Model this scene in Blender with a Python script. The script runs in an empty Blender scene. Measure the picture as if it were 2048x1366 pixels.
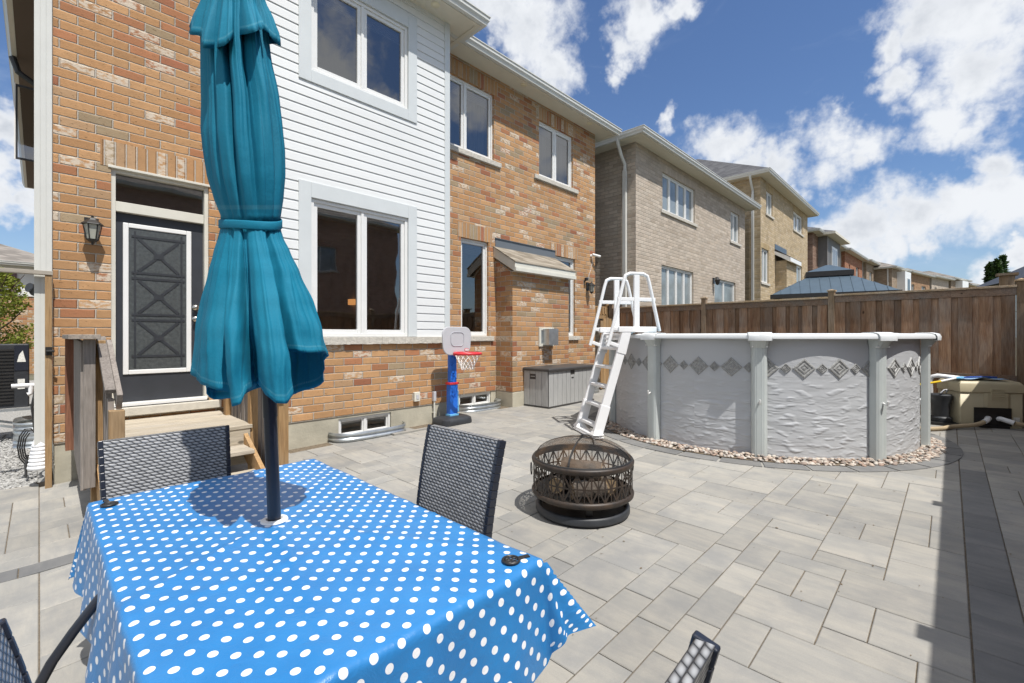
import bpy, bmesh, math, random
from mathutils import Vector, Matrix
from mathutils import noise as mnoise
random.seed(7)
R = math.radians
sc = bpy.context.scene
COL = sc.collection
# ------------------------------------------------------------------ camera
H = 1.47
YAW = 43.9
CA, SA = math.cos(R(YAW)), math.sin(R(YAW))
cam = bpy.data.objects.new('camera', bpy.data.cameras.new('camera'))
COL.objects.link(cam)
cam.location = (0, 0, H)
cam.rotation_euler = (R(90), 0, R(YAW - 90))
cam.data.sensor_width = 36
cam.data.lens = 36 * 910 / 2048
cam.data.shift_y = -12 / 2048
cam.data.clip_start = 0.05
cam.data.clip_end = 2000
sc.camera = cam
# ------------------------------------------------------------------ sun, sky, exposure
SUN = Vector((-0.15, -1.0, 1.9)).normalized()
sl = bpy.data.lights.new('sun', 'SUN')
sl.energy = 3.9
sl.angle = R(0.53)
sl.color = (1.0, 0.965, 0.915)
so = bpy.data.objects.new('sun', sl)
so.rotation_euler = (-SUN).to_track_quat('-Z', 'Y').to_euler()
so.location = (0, -10, 20)
COL.objects.link(so)
sc.view_settings.view_transform = 'Standard'
sc.view_settings.look = 'None'
sc.view_settings.gamma = 1
sc.view_settings.exposure = 0.42
try:
    sc.cycles.max_bounces = 8
    sc.cycles.transparent_max_bounces = 16
    sc.cycles.use_denoising = True
    sc.cycles.sample_clamp_indirect = 4
except Exception:
    pass

class NT:
    def __init__(s, nt):
        s.nt = nt
        nt.nodes.clear()
    def n(s, t, **k):
        nd = s.nt.nodes.new('ShaderNode' + t)
        for a, b in k.items():
            setattr(nd, a, b)
        return nd
    def set(s, sock, v):
        if isinstance(v, bpy.types.NodeSocket):
            s.nt.links.new(v, sock)
        elif v is not None:
            sock.default_value = v
    def math(s, op, a, b=None, c=None, clamp=False):
        nd = s.n('Math', operation=op, use_clamp=clamp)
        s.set(nd.inputs[0], a)
        if b is not None: s.set(nd.inputs[1], b)
        if c is not None: s.set(nd.inputs[2], c)
        return nd.outputs[0]
    def vec(s, op, a, b=None):
        nd = s.n('VectorMath', operation=op)
        s.set(nd.inputs[0], a)
        if b is not None: s.set(nd.inputs[1], b)
        return nd.outputs['Value'] if op in ('DISTANCE', 'LENGTH', 'DOT_PRODUCT') else nd.outputs[0]
    def mix(s, f, a, b, bt='MIX'):
        nd = s.n('Mix', data_type='RGBA', blend_type=bt)
        s.set(nd.inputs[0], f)
        s.set(nd.inputs[6], a if isinstance(a, bpy.types.NodeSocket) else (*a[:3], 1))
        s.set(nd.inputs[7], b if isinstance(b, bpy.types.NodeSocket) else (*b[:3], 1))
        return nd.outputs[2]
    def ramp(s, f, pts, interp='LINEAR'):
        nd = s.n('ValToRGB')
        cr = nd.color_ramp
        cr.interpolation = interp
        while len(cr.elements) > 1: cr.elements.remove(cr.elements[-1])
        for i, (p, c) in enumerate(pts):
            e = cr.elements[0] if i == 0 else cr.elements.new(p)
            e.position = p
            e.color = (c, c, c, 1) if not hasattr(c, '__len__') else (*c[:3], 1)
        s.set(nd.inputs[0], f)
        return nd.outputs[0]
    def noise(s, v, scale=5, det=4, rough=.55, dist=0, out=0, dim='3D'):
        nd = s.n('TexNoise', noise_dimensions=dim)
        if v is not None: s.set(nd.inputs['Vector'], v)
        nd.inputs['Scale'].default_value = scale
        nd.inputs['Detail'].default_value = det
        nd.inputs['Roughness'].default_value = rough
        nd.inputs['Distortion'].default_value = dist
        return nd.outputs[out]
    def xyz(s, x=0, y=0, z=0):
        nd = s.n('CombineXYZ')
        for i, v in enumerate((x, y, z)): s.set(nd.inputs[i], v)
        return nd.outputs[0]
    def sep(s, v):
        nd = s.n('SeparateXYZ')
        s.set(nd.inputs[0], v)
        return nd.outputs
    def maprange(s, v, a, b, c=0, d=1, smooth=False):
        nd = s.n('MapRange', interpolation_type='SMOOTHSTEP' if smooth else 'LINEAR')
        s.set(nd.inputs[0], v)
        for i, q in enumerate((a, b, c, d)): nd.inputs[i + 1].default_value = q
        return nd.outputs[0]

# world: Nishita sky plus procedural cumulus, in sky directions (azimuth, elevation)
w = bpy.data.worlds.new('World')
sc.world = w
w.use_nodes = True
t = NT(w.node_tree)
sky = t.n('TexSky', sky_type='NISHITA')
sky.sun_disc = False
sky.sun_elevation = math.asin(SUN.z)
sky.sun_rotation = math.atan2(SUN.x, SUN.y)
sky.altitude = 200
sky.air_density = 1.25
sky.dust_density = 0.6
sky.ozone_density = 2.5
skyc = t.mix(1.0, sky.outputs[0], (0.062, 0.072, 0.090), 'MULTIPLY')
dirv = t.n('TexCoord').outputs['Generated']
CL = [(41.6, 33.9, .10), (44.8, 36, .075), (38.8, 30.9, .07), (46.4, 31.6, .03), (27, 34.2, .075), (30.2, 32, .055), (31.3, 29.7, .035), (22.8, 34.1, .04), (25.3, 23.8, .032),
      (19.9, 21.2, .07), (17, 18.2, .055), (9.8, 19.1, .078), (6.9, 18.5, .055), (13.4, 17.9, .062), (11.6, 15.4, .05), (8.5, 21.1, .042), (-2.7, 26.1, .11), (-2.8, 21.6, .085),
      (1.7, 27.2, .075), (0, 19.6, .064), (-2.8, 18.0, .055), (4.4, 25.4, .042), (3.4, 22.1, .042), (7.3, 11, .07), (3.4, 11.6, .078), (0, 11.6, .068), (-3.1, 12.2, .075),
      (-3.4, 14.6, .045), (-.3, 13.6, .045), (4.9, 8.6, .05), (1.7, 9.2, .04), (9.4, 10.3, .042), (-4.1, 6.7, .022), (-1.8, 4.2, .036), (-4.3, 4.7, .028),
      (92, 16.4, .03), (91.6, 13.2, .04), (92.3, 10.4, .035), (90.6, 10.5, .028), (34, -3, .05),
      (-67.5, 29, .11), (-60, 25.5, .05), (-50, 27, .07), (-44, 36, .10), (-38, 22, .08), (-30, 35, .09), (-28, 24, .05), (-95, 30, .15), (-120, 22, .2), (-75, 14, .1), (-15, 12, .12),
      (-150, 35, .2), (150, 30, .25), (180, 15, .2), (120, 50, .45), (-100, 58, .60), (40, 80, .65), (-170, 55, .55), (-45, 62, .40), (150, 20, .5), (-140, 12, .5), (-80, 5, .4)]  # wide clouds overhead and behind the camera, out of view, added for fill light
nz1 = t.noise(dirv, 8, 12, .60, .15)
nz2 = t.noise(dirv, 34, 8, .62, .25)
wob1 = t.vec('MULTIPLY', t.vec('SUBTRACT', t.noise(dirv, 7, 5, .6, 0, 1), (.5, .5, .5)), (.16, .16, .16))
wob2 = t.vec('MULTIPLY', t.vec('SUBTRACT', t.noise(dirv, 26, 4, .6, 0, 1), (.5, .5, .5)), (.045, .045, .045))
dirw = t.vec('ADD', dirv, t.vec('ADD', wob1, wob2))
best = None
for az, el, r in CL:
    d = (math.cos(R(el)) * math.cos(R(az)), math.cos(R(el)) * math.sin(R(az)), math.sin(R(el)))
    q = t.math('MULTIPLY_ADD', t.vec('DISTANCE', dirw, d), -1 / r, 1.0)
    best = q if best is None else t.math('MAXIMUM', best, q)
best = t.math('MAXIMUM', best, -1.2)
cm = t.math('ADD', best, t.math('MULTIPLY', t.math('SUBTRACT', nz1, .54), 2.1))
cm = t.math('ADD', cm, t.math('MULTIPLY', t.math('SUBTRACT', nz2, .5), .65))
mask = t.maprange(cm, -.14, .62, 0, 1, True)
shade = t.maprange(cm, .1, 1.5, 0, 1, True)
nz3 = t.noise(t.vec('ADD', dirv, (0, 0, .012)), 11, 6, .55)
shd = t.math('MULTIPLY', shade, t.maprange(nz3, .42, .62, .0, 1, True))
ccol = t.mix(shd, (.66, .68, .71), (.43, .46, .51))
wz = t.sep(dirv)[2]
wis = t.maprange(t.noise(t.vec('MULTIPLY', dirv, (1, 1, 2.6)), 5, 8, .6, .6), .55, .8, 0, .16, True)
hz = t.maprange(wz, -.02, .26, .40, 0, True)
skyc = t.mix(hz, skyc, (.40, .53, .68))
skyc = t.mix(wis, skyc, (.55, .62, .72))
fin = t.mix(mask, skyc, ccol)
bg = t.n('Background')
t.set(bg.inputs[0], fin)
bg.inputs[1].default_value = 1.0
wo = t.n('OutputWorld')
t.nt.links.new(bg.outputs[0], wo.inputs[0])

# ------------------------------------------------------------------ helpers
def gz(X):
    return .13 * (1 - math.exp(-max(X, 0) / 2.2))

FR = {}
class MB:
    def __init__(s):
        s.v = []; s.f = []; s.a = []; s.uv = []
    def poly(s, pts, a=0.0, uv=None):
        i = len(s.v)
        s.v += [tuple(p) for p in pts]
        s.f.append(tuple(range(i, i + len(pts))))
        s.a.append(a)
        s.uv.append(uv)
    def mesh(s, pts, faces, a=0.0):
        i = len(s.v)
        s.v += [tuple(p) for p in pts]
        for f in faces:
            s.f.append(tuple(i + k for k in f)); s.a.append(a); s.uv.append(None)
    def box(s, x0, x1, y0, y1, z0, z1, a=0.0, M=None):
        if x0 > x1: x0, x1 = x1, x0
        if y0 > y1: y0, y1 = y1, y0
        if z0 > z1: z0, z1 = z1, z0
        p = [(x, y, z) for x in (x0, x1) for y in (y0, y1) for z in (z0, z1)]
        if M: p = [M @ Vector(q) for q in p]
        s.mesh(p, [(0, 1, 3, 2), (4, 6, 7, 5), (0, 4, 5, 1), (2, 3, 7, 6), (0, 2, 6, 4), (1, 5, 7, 3)], a)
    def beam(s, p, q, w, h, up=(0, 0, 1), a=0.0):
        p, q, up = Vector(p), Vector(q), Vector(up)
        d = (q - p).normalized()
        sx = d.cross(up)
        if sx.length < 1e-4: sx = d.cross(Vector((1, 0, 0)))
        sx.normalize()
        u = sx.cross(d)
        pts = [b + sx * (i * w / 2) + u * (j * h / 2) for b in (p, q) for i in (-1, 1) for j in (-1, 1)]
        s.mesh(pts, [(0, 1, 3, 2), (4, 6, 7, 5), (0, 4, 5, 1), (2, 3, 7, 6), (0, 2, 6, 4), (1, 5, 7, 3)], a)
    def tube(s, pts, r, n=10, closed=False, caps=True, a=0.0):
        pts = [Vector(p) for p in pts]
        m = len(pts)
        rr = r if hasattr(r, '__len__') else [r] * m
        rings = []
        prev = None
        for i, p in enumerate(pts):
            if closed: d = pts[(i + 1) % m] - pts[i - 1]
            else: d = pts[min(i + 1, m - 1)] - pts[max(i - 1, 0)]
            d.normalize()
            if prev is None:
                b = Vector((0, 0, 1)) if abs(d.z) < .9 else Vector((1, 0, 0))
                prev = (b - d * b.dot(d)).normalized()
            else:
                prev = (prev - d * prev.dot(d)).normalized()
            o = d.cross(prev)
            rings.append([p + (prev * math.cos(2 * math.pi * k / n) + o * math.sin(2 * math.pi * k / n)) * rr[i] for k in range(n)])
        fs = []
        for i in range(m if closed else m - 1):
            for k in range(n):
                j = (i + 1) % m
                fs.append((i * n + k, i * n + (k + 1) % n, j * n + (k + 1) % n, j * n + k))
        if caps and not closed:
            fs.append(tuple(range(n))[::-1]); fs.append(tuple((m - 1) * n + k for k in range(n)))
        s.mesh([q for rg in rings for q in rg], fs, a)
    def lathe(s, prof, n=32, c=(0, 0, 0), a=0.0, caps=True):
        pts = [(c[0] + r * math.cos(2 * math.pi * k / n), c[1] + r * math.sin(2 * math.pi * k / n), c[2] + z) for r, z in prof for k in range(n)]
        fs = []
        for i in range(len(prof) - 1):
            for k in range(n):
                fs.append((i * n + k, i * n + (k + 1) % n, (i + 1) * n + (k + 1) % n, (i + 1) * n + k))
        if caps:
            if prof[0][0] > 1e-4: fs.append(tuple(range(n))[::-1])
            if prof[-1][0] > 1e-4: fs.append(tuple((len(prof) - 1) * n + k for k in range(n)))
        s.mesh(pts, fs, a)
    def prism(s, poly, A, B, fn, a=0.0):
        m = len(poly)
        pts = [fn(u, v, A) for u, v in poly] + [fn(u, v, B) for u, v in poly]
        fs = [(i, (i + 1) % m, m + (i + 1) % m, m + i) for i in range(m)]
        fs += [tuple(range(m))[::-1], tuple(range(m, 2 * m))]
        s.mesh(pts, fs, a)
    def build(s, name, mat, parent=None, smooth=None, bevel=0, local=False, normals=True, loc=None, weld=False, solid=0):
        me = bpy.data.meshes.new(name)
        vs = s.v
        o = bpy.data.objects.new(name, me)
        if parent is not None:
            if not local:
                Mi = FR[parent.name].inverted()
                vs = [Mi @ Vector(v) for v in vs]
            o.parent = parent
            FR[o.name] = FR[parent.name]
        elif not local:
            if loc is None:
                xs = [v[0] for v in vs]; ys = [v[1] for v in vs]; zs = [v[2] for v in vs]
                loc = ((min(xs) + max(xs)) / 2, (min(ys) + max(ys)) / 2, min(zs))
            vs = [(v[0] - loc[0], v[1] - loc[1], v[2] - loc[2]) for v in vs]
            o.location = loc
            FR[o.name] = Matrix.Translation(loc)
        else:
            FR[o.name] = Matrix.Identity(4)
        me.from_pydata([tuple(v) for v in vs], [], s.f)
        if any(x for x in s.a):
            at = me.attributes.new('rnd', 'FLOAT', 'FACE')
            at.data.foreach_set('value', s.a)
        if any(u is not None for u in s.uv):
            ul = me.uv_layers.new(name='UVMap')
            k = 0
            for f, u in zip(s.f, s.uv):
                for j in range(len(f)):
                    ul.data[k].uv = u[j] if u else (0, 0)
                    k += 1
        if normals or weld:
            bm = bmesh.new(); bm.from_mesh(me)
            if weld: bmesh.ops.remove_doubles(bm, verts=bm.verts, dist=1e-5)
            if normals: bmesh.ops.recalc_face_normals(bm, faces=bm.faces)
            bm.to_mesh(me); bm.free()
        if smooth is not None:
            me.polygons.foreach_set('use_smooth', [True] * len(me.polygons))
            if smooth < 180: me.set_sharp_from_angle(angle=R(smooth))
        me.materials.append(mat)
        if solid:
            md = o.modifiers.new('s', 'SOLIDIFY'); md.thickness = solid; md.offset = 0
        if bevel:
            md = o.modifiers.new('b', 'BEVEL'); md.width = bevel; md.segments = 2; md.limit_method = 'ANGLE'; md.angle_limit = R(40)
            md.harden_normals = False
        COL.objects.link(o)
        return o

def tag(o, label=None, cat=None, group=None, kind=None):
    if label: o['label'] = label
    if cat: o['category'] = cat
    if group: o['group'] = group
    if kind: o['kind'] = kind
    return o

def thing(name, label, cat, loc=(0, 0, 0), rz=0.0, group=None):
    o = bpy.data.objects.new(name, None)
    o.empty_display_size = .1
    o.location = loc
    o.rotation_euler = (0, 0, rz)
    COL.objects.link(o)
    FR[o.name] = Matrix.Translation(loc) @ Matrix.Rotation(rz, 4, 'Z')
    return tag(o, label, cat, group)

def copy_tree(o, parent=None):
    c = o.copy()
    COL.objects.link(c)
    c.parent = parent
    for ch in list(o.children): copy_tree(ch, c)
    return c

# ------------------------------------------------------------------ materials
def mat(name, col, rough=.6, metal=0, var=0, vscale=6, bump=0, bscale=60, spec=.5, stretch=(1, 1, 1), rnd=0, col2=None, coat=0, detail=4):
    m = bpy.data.materials.new(name); m.use_nodes = True
    t = NT(m.node_tree)
    b = t.n('BsdfPrincipled'); o = t.n('OutputMaterial')
    t.nt.links.new(b.outputs[0], o.inputs[0])
    tc = t.n('TexCoord').outputs['Object']
    v = t.vec('MULTIPLY', tc, stretch)
    c = None
    if rnd:
        at = t.n('Attribute', attribute_name='rnd')
        v = t.vec('ADD', v, t.xyz(t.math('MULTIPLY', at.outputs['Fac'], 37.0), t.math('MULTIPLY', at.outputs['Fac'], 17.0), 0))
    if var or col2:
        f = t.maprange(t.noise(v, vscale, detail, .6), .3, .7)
        hi = col2 or tuple(min(1, x * (1 + var)) for x in col)
        lo = col if col2 else tuple(x * (1 - var) for x in col)
        c = t.mix(f, lo, hi)
    else:
        c = t.mix(0.0, col, col)
    if rnd:
        g = t.maprange(at.outputs['Fac'], 0, 1, 1 - rnd, 1 + rnd)
        c = t.mix(1.0, c, t.xyz(g, g, g), 'MULTIPLY')
    t.set(b.inputs['Base Color'], c)
    b.inputs['Roughness'].default_value = rough
    b.inputs['Metallic'].default_value = metal
    b.inputs['Specular IOR Level'].default_value = spec
    if coat: b.inputs['Coat Weight'].default_value = coat
    if bump:
        bp = t.n('Bump'); bp.inputs['Strength'].default_value = bump; bp.inputs['Distance'].default_value = .01
        t.set(bp.inputs['Height'], t.noise(v, bscale, 5, .6))
        t.nt.links.new(bp.outputs[0], b.inputs['Normal'])
    return m

def brickmat(name, pal, mortar=(.42, .39, .35), bw=.267, bh=.0955, z0=.40, mj=.011, white=0.0, soldier=False, chips=.5, bump=1.0):
    m = bpy.data.materials.new(name); m.use_nodes = True
    t = NT(m.node_tree)
    b = t.n('BsdfPrincipled'); o = t.n('OutputMaterial')
    t.nt.links.new(b.outputs[0], o.inputs[0])
    tc = t.n('TexCoord')
    P = t.sep(tc.outputs['Object']); N = t.sep(tc.outputs['Normal'])
    sel = t.math('GREATER_THAN', t.math('ABSOLUTE', N[0]), .5)
    u = t.math('ADD', t.math('MULTIPLY', P[0], t.math('SUBTRACT', 1.0, sel)), t.math('MULTIPLY', P[1], sel))
    u = t.math('ADD', u, 50.0 * bw)
    z = t.math('SUBTRACT', P[2], z0 - 20 * bh)
    wob = t.noise(t.xyz(u, P[2], sel), 26, 3, .6, 0, 1)
    ws = t.sep(wob)
    u = t.math('MULTIPLY_ADD', t.math('SUBTRACT', ws[0], .5), .007, u)
    z = t.math('MULTIPLY_ADD', t.math('SUBTRACT', ws[1], .5), .010, z)
    if soldier:
        rowf = t.math('DIVIDE', u, .088); row = t.math('FLOOR', rowf)
        du = t.math('MULTIPLY', t.math('SUBTRACT', rowf, row), .088)
        mask = t.maprange(du, mj - .002, mj + .001)
        dd = t.math('MINIMUM', du, t.math('SUBTRACT', .088 + mj * .4, du))
        relief = t.maprange(dd, mj - .005, mj + .004, 0, 1, True)
        cell = t.xyz(row, 3.3, 0)
    else:
        rowf = t.math('DIVIDE', z, bh); row = t.math('FLOOR', rowf)
        dz = t.math('MULTIPLY', t.math('SUBTRACT', rowf, row), bh)
        off = t.math('MULTIPLY', t.math('MODULO', row, 2.0), .5)
        cf = t.math('ADD', t.math('DIVIDE', u, bw), off)
        cfl = t.math('FLOOR', cf)
        du = t.math('MULTIPLY', t.math('SUBTRACT', cf, cfl), bw)
        mask = t.math('MULTIPLY', t.maprange(dz, mj - .002, mj + .001), t.maprange(du, mj - .002, mj + .001))
        r1 = t.math('MULTIPLY', t.maprange(dz, mj - .007, mj + .002, 0, 1, True), t.maprange(dz, bh - .009, bh, 1, 0, True))
        r2 = t.math('MULTIPLY', t.maprange(du, mj - .006, mj + .002, 0, 1, True), t.maprange(du, bw - .006, bw, 1, 0, True))
        relief = t.math('MULTIPLY', r1, r2)
        cell = t.xyz(cfl, row, sel)
    wn = t.n('TexWhiteNoise', noise_dimensions='3D'); t.set(wn.inputs[0], cell)
    rv = wn.outputs['Value']; rc = t.sep(wn.outputs['Color'])
    pts = []; acc = 0
    for wgt, c in pal:
        pts.append((acc, c)); acc += wgt
    c = t.ramp(rv, pts, 'CONSTANT')
    br = t.maprange(rc[1], 0, 1, .86, 1.13)
    c = t.mix(1.0, c, t.xyz(br, br, br), 'MULTIPLY')
    tv = t.xyz(u, P[2], t.math('MULTIPLY', rc[0], 9.0))
    n1 = t.noise(tv, 14, 5, .65)
    c = t.mix(t.maprange(n1, .35, .75, 0, .35), c, tuple(.55 * x for x in pal[0][1]))
    if white:
        wsel = t.math('LESS_THAN', rc[2], white)
        wmask = t.math('MULTIPLY', wsel, t.maprange(t.noise(t.vec('MULTIPLY', tv, (1, 1.8, 1)), 17, 5, .65), .42, .55))
        c = t.mix(wmask, c, (.58, .49, .385))
    chip = None
    if chips:
        cn = t.noise(t.vec('MULTIPLY', tv, (1, 2.4, 1)), 30, 2, .5)
        chip = t.maprange(cn, .69, .74)
        c = t.mix(t.math('MULTIPLY', chip, chips), c, tuple(.28 * x for x in pal[0][1]))
    mc = t.mix(t.noise(tv, 60, 3), tuple(.8 * x for x in mortar), tuple(1.15 * x for x in mortar))
    c = t.mix(mask, mc, c)
    lf = t.maprange(t.noise(tc.outputs['Object'], .7, 3), .3, .7, .93, 1.06)
    c = t.mix(1.0, c, t.xyz(lf, lf, lf), 'MULTIPLY')
    t.set(b.inputs['Base Color'], c)
    b.inputs['Roughness'].default_value = .88
    b.inputs['Specular IOR Level'].default_value = .25
    hgt = t.math('ADD', t.math('MULTIPLY', relief, 1.3), t.math('MULTIPLY', n1, .45))
    hgt = t.math('ADD', hgt, t.math('MULTIPLY', t.noise(tv, 90, 3), .28))
    if chip: hgt = t.math('SUBTRACT', hgt, t.math('MULTIPLY', chip, .8))
    bp = t.n('Bump'); bp.inputs['Strength'].default_value = bump; bp.inputs['Distance'].default_value = .008
    t.set(bp.inputs['Height'], hgt)
    t.nt.links.new(bp.outputs[0], b.inputs['Normal'])
    return m

PAL = [(.38, (.475, .275, .135)), (.30, (.445, .245, .115)), (.12, (.395, .175, .088)), (.03, (.34, .135, .075)), (.07, (.355, .27, .17)), (.10, (.47, .30, .17))]
M = {}
M['brick'] = brickmat('brick', PAL, mortar=(.50, .45, .385), white=.12)
M['soldier'] = brickmat('soldier_brick', PAL, mortar=(.52, .47, .405), white=.26, soldier=True)
M['brick_grey'] = brickmat('brick_grey', [(.6, (.50, .425, .345)), (.25, (.52, .45, .37)), (.15, (.46, .385, .305))], mortar=(.42, .37, .31), chips=.3)
M['brick_yel'] = brickmat('brick_yellow', [(.6, (.50, .395, .255)), (.25, (.45, .345, .21)), (.15, (.53, .43, .30))], mortar=(.40, .33, .24), chips=.3)
M['brick_brown'] = brickmat('brick_brown', [(.6, (.27, .175, .125)), (.4, (.22, .13, .09))], mortar=(.3, .24, .2), chips=0)
M['brick_red'] = brickmat('brick_red', [(.6, (.36, .15, .085)), (.4, (.40, .21, .12))], mortar=(.3, .22, .17), chips=0)
M['brick_tan'] = brickmat('brick_tan', [(.6, (.36, .28, .205)), (.4, (.32, .24, .17))], mortar=(.33, .28, .22), chips=0)
M['brick_orange'] = brickmat('brick_orange', [(.6, (.38, .24, .14)), (.4, (.34, .19, .11))], mortar=(.34, .27, .2), chips=0)
M['brick_dark'] = brickmat('brick_dark', [(.6, (.50, .33, .25)), (.4, (.44, .27, .2))], mortar=(.5, .42, .36), chips=0)
M['white'] = mat('white_vinyl', (.80, .80, .78), .35, var=.03, vscale=3)
M['white_siding'] = mat('white_siding', (.70, .71, .70), .45, var=.04, vscale=2.5, bump=.12, bscale=90, stretch=(.25, 1, 1))
M['trim'] = mat('white_trim', (.60, .63, .63), .42, var=.03, vscale=4)
M['cream'] = mat('cream_trim', (.64, .62, .54), .5, var=.05, vscale=6)
M['soffit'] = mat('cream_soffit', (.66, .62, .52), .6, var=.03)
M['gutter'] = mat('gutter', (.62, .62, .58), .35, var=.03)
M['frame'] = mat('window_frame', (.74, .74, .72), .35, var=.03)
M['stone'] = mat('cast_stone_sill', (.52, .49, .43), .9, var=.16, vscale=22, bump=1.0, bscale=28)
M['concrete'] = mat('foundation_concrete', (.43, .40, .315), .92, var=.22, vscale=2.2, bump=.35, bscale=40, detail=8)
M['shingle'] = None
M['door'] = mat('black_door', (.040, .044, .052), .42, var=.1)
M['black'] = mat('black_metal', (.022, .021, .020), .45, var=.2)
M['blackp'] = mat('black_plastic', (.030, .033, .038), .5, var=.2, vscale=12)
M['bronze'] = mat('bronze_metal', (.020, .018, .017), .5, metal=.1, col2=(.060, .040, .027), vscale=16, detail=6)
M['dark_int'] = mat('dark_interior', (.30, .28, .26), .9, var=.4, vscale=1.4)
M['blind'] = mat('window_blind', (.55, .58, .62), .7)
M['curtain'] = mat('curtain', (.62, .62, .60), .8, var=.15, vscale=22, stretch=(1, 1, .02))
M['steel'] = mat('galvanised_steel', (.50, .53, .54), .35, metal=.75, var=.15, vscale=8)
M['nickel'] = mat('nickel', (.55, .52, .46), .25, metal=1)
M['teal'] = None
M['lead_glass'] = mat('lantern_glass', (.42, .42, .36), .25, var=.1)
M['blue'] = mat('blue_plastic', (.012, .12, .55), .4, col2=(.02, .16, .66), vscale=30)
M['ltblue'] = mat('light_blue_plastic', (.16, .45, .72), .4)
M['red'] = mat('red_plastic', (.62, .035, .045), .38)
M['greyp'] = mat('grey_backboard', (.50, .50, .52), .45, var=.03)
M['rope'] = mat('white_net', (.78, .75, .72), .8)
M['pvc'] = mat('white_pvc', (.80, .80, .80), .3, var=.02)
M['pool_frame'] = mat('pool_frame', (.50, .535, .52), .4, var=.05, vscale=5)
M['pool_rail'] = mat('pool_top_rail', (.72, .74, .74), .35, var=.03)
M['diamond'] = mat('pool_diamond', (.31, .31, .30), .5, var=.3, vscale=40, bump=.3, bscale=80)
M['box_side'] = mat('storage_box_side', (.40, .40, .39), .55, var=.14, vscale=9, bump=.3, bscale=30, stretch=(4, 4, .4), rnd=.05)
M['box_lid'] = mat('storage_box_lid', (.055, .052, .050), .5, var=.1, bump=.1)
M['beige'] = mat('beige_cover', (.50, .44, .295), .5, var=.06, vscale=5)
M['hose'] = mat('beige_hose', (.42, .33, .21), .5, var=.1)
M['metalroof'] = mat('blue_grey_metal_roof', (.085, .125, .165), .42, metal=.3, var=.08)
M['log'] = mat('firewood_bark', (.09, .075, .062), .95, col2=(.22, .185, .15), vscale=22, bump=1, bscale=30)
M['log_end'] = mat('firewood_cut', (.30, .21, .12), .9, col2=(.46, .34, .21), vscale=26, bump=.5)
M['net_blue'] = mat('pool_net', (.22, .34, .50), .8, var=.2, vscale=30)
M['yellow'] = mat('yellow_pole', (.70, .48, .03), .4)
M['pole_blue'] = mat('blue_pole', (.01, .06, .28), .4)
M['tube'] = mat('dark_tube', (.016, .020, .032), .32, spec=.6)
M['handle_wood'] = mat('cedar', (.42, .27, .14), .8, var=.25, vscale=5, stretch=(5, 5, .5), bump=.3, rnd=.15)
M['side_brick'] = M['brick_brown']
M['asphalt'] = mat('asphalt', (.05, .05, .052), .9, var=.2)
M['lamp_on'] = mat('recessed_light', (.72, .66, .48), .4)
M['sticker'] = mat('paper_label', (.75, .75, .70), .6, var=.2, vscale=60)
M['shutter'] = mat('purple_shutter', (.17, .105, .12), .6)
M['sidgrey'] = mat('grey_siding', (.17, .165, .16), .6, var=.05)

def shingle(name, c1, c2, s=1.0):
    m = bpy.data.materials.new(name); m.use_nodes = True
    t = NT(m.node_tree)
    b = t.n('BsdfPrincipled'); o = t.n('OutputMaterial'); t.nt.links.new(b.outputs[0], o.inputs[0])
    P = t.sep(t.n('TexCoord').outputs['Object'])
    u = t.math('ADD', P[0], P[1]); 
    v = t.math('DIVIDE', P[2], .06 * s)
    row = t.math('FLOOR', v)
    cf = t.math('FLOOR', t.math('ADD', t.math('DIVIDE', u, .22 * s), t.math('MULTIPLY', row, .37)))
    wn = t.n('TexWhiteNoise', noise_dimensions='2D'); t.set(wn.inputs[0], t.xyz(cf, row, 0))
    fr = t.math('SUBTRACT', v, row)
    c = t.mix(wn.outputs['Value'], c1, c2)
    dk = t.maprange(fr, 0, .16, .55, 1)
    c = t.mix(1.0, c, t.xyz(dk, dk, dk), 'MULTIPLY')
    t.set(b.inputs['Base Color'], c); b.inputs['Roughness'].default_value = .95
    b.inputs['Specular IOR Level'].default_value = .2
    bp = t.n('Bump'); bp.inputs['Strength'].default_value = .6; bp.inputs['Distance'].default_value = .01
    t.set(bp.inputs['Height'], t.math('ADD', t.math('SUBTRACT', 1.0, fr), t.noise(None, 220, 2)))
    t.nt.links.new(bp.outputs[0], b.inputs['Normal'])
    return m
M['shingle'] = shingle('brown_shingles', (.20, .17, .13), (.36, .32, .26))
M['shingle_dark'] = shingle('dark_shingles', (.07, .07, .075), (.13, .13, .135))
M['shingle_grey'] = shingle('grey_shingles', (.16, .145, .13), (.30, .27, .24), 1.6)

def glassmat(name, tint=.5, refl=1.0, rough=.015):
    m = bpy.data.materials.new(name); m.use_nodes = True
    t = NT(m.node_tree)
    o = t.n('OutputMaterial')
    tr = t.n('BsdfTransparent'); tr.inputs[0].default_value = (tint, tint * 1.02, tint * 1.03, 1)
    gl = t.n('BsdfGlossy'); gl.inputs['Roughness'].default_value = rough
    gl.inputs['Color'].default_value = (refl, refl, refl, 1)
    fr = t.n('Fresnel'); fr.inputs[0].default_value = 2.5
    bp = t.n('Bump'); bp.inputs['Strength'].default_value = .04; bp.inputs['Distance'].default_value = .05
    t.set(bp.inputs['Height'], t.noise(t.n('TexCoord').outputs['Object'], 2.0, 1))
    t.nt.links.new(bp.outputs[0], gl.inputs['Normal'])
    mx = t.n('MixShader')
    t.set(mx.inputs[0], fr.outputs[0])
    t.nt.links.new(tr.outputs[0], mx.inputs[1]); t.nt.links.new(gl.outputs[0], mx.inputs[2])
    t.nt.links.new(mx.outputs[0], o.inputs[0])
    return m
M['glass'] = glassmat('window_glass', .62)
M['pale_glass'] = mat('pale_glass', (.25, .285, .295), .10, var=.3, vscale=1.2, spec=.8)  # pale base colour stands in for sky reflected in the neighbours' panes

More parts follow.
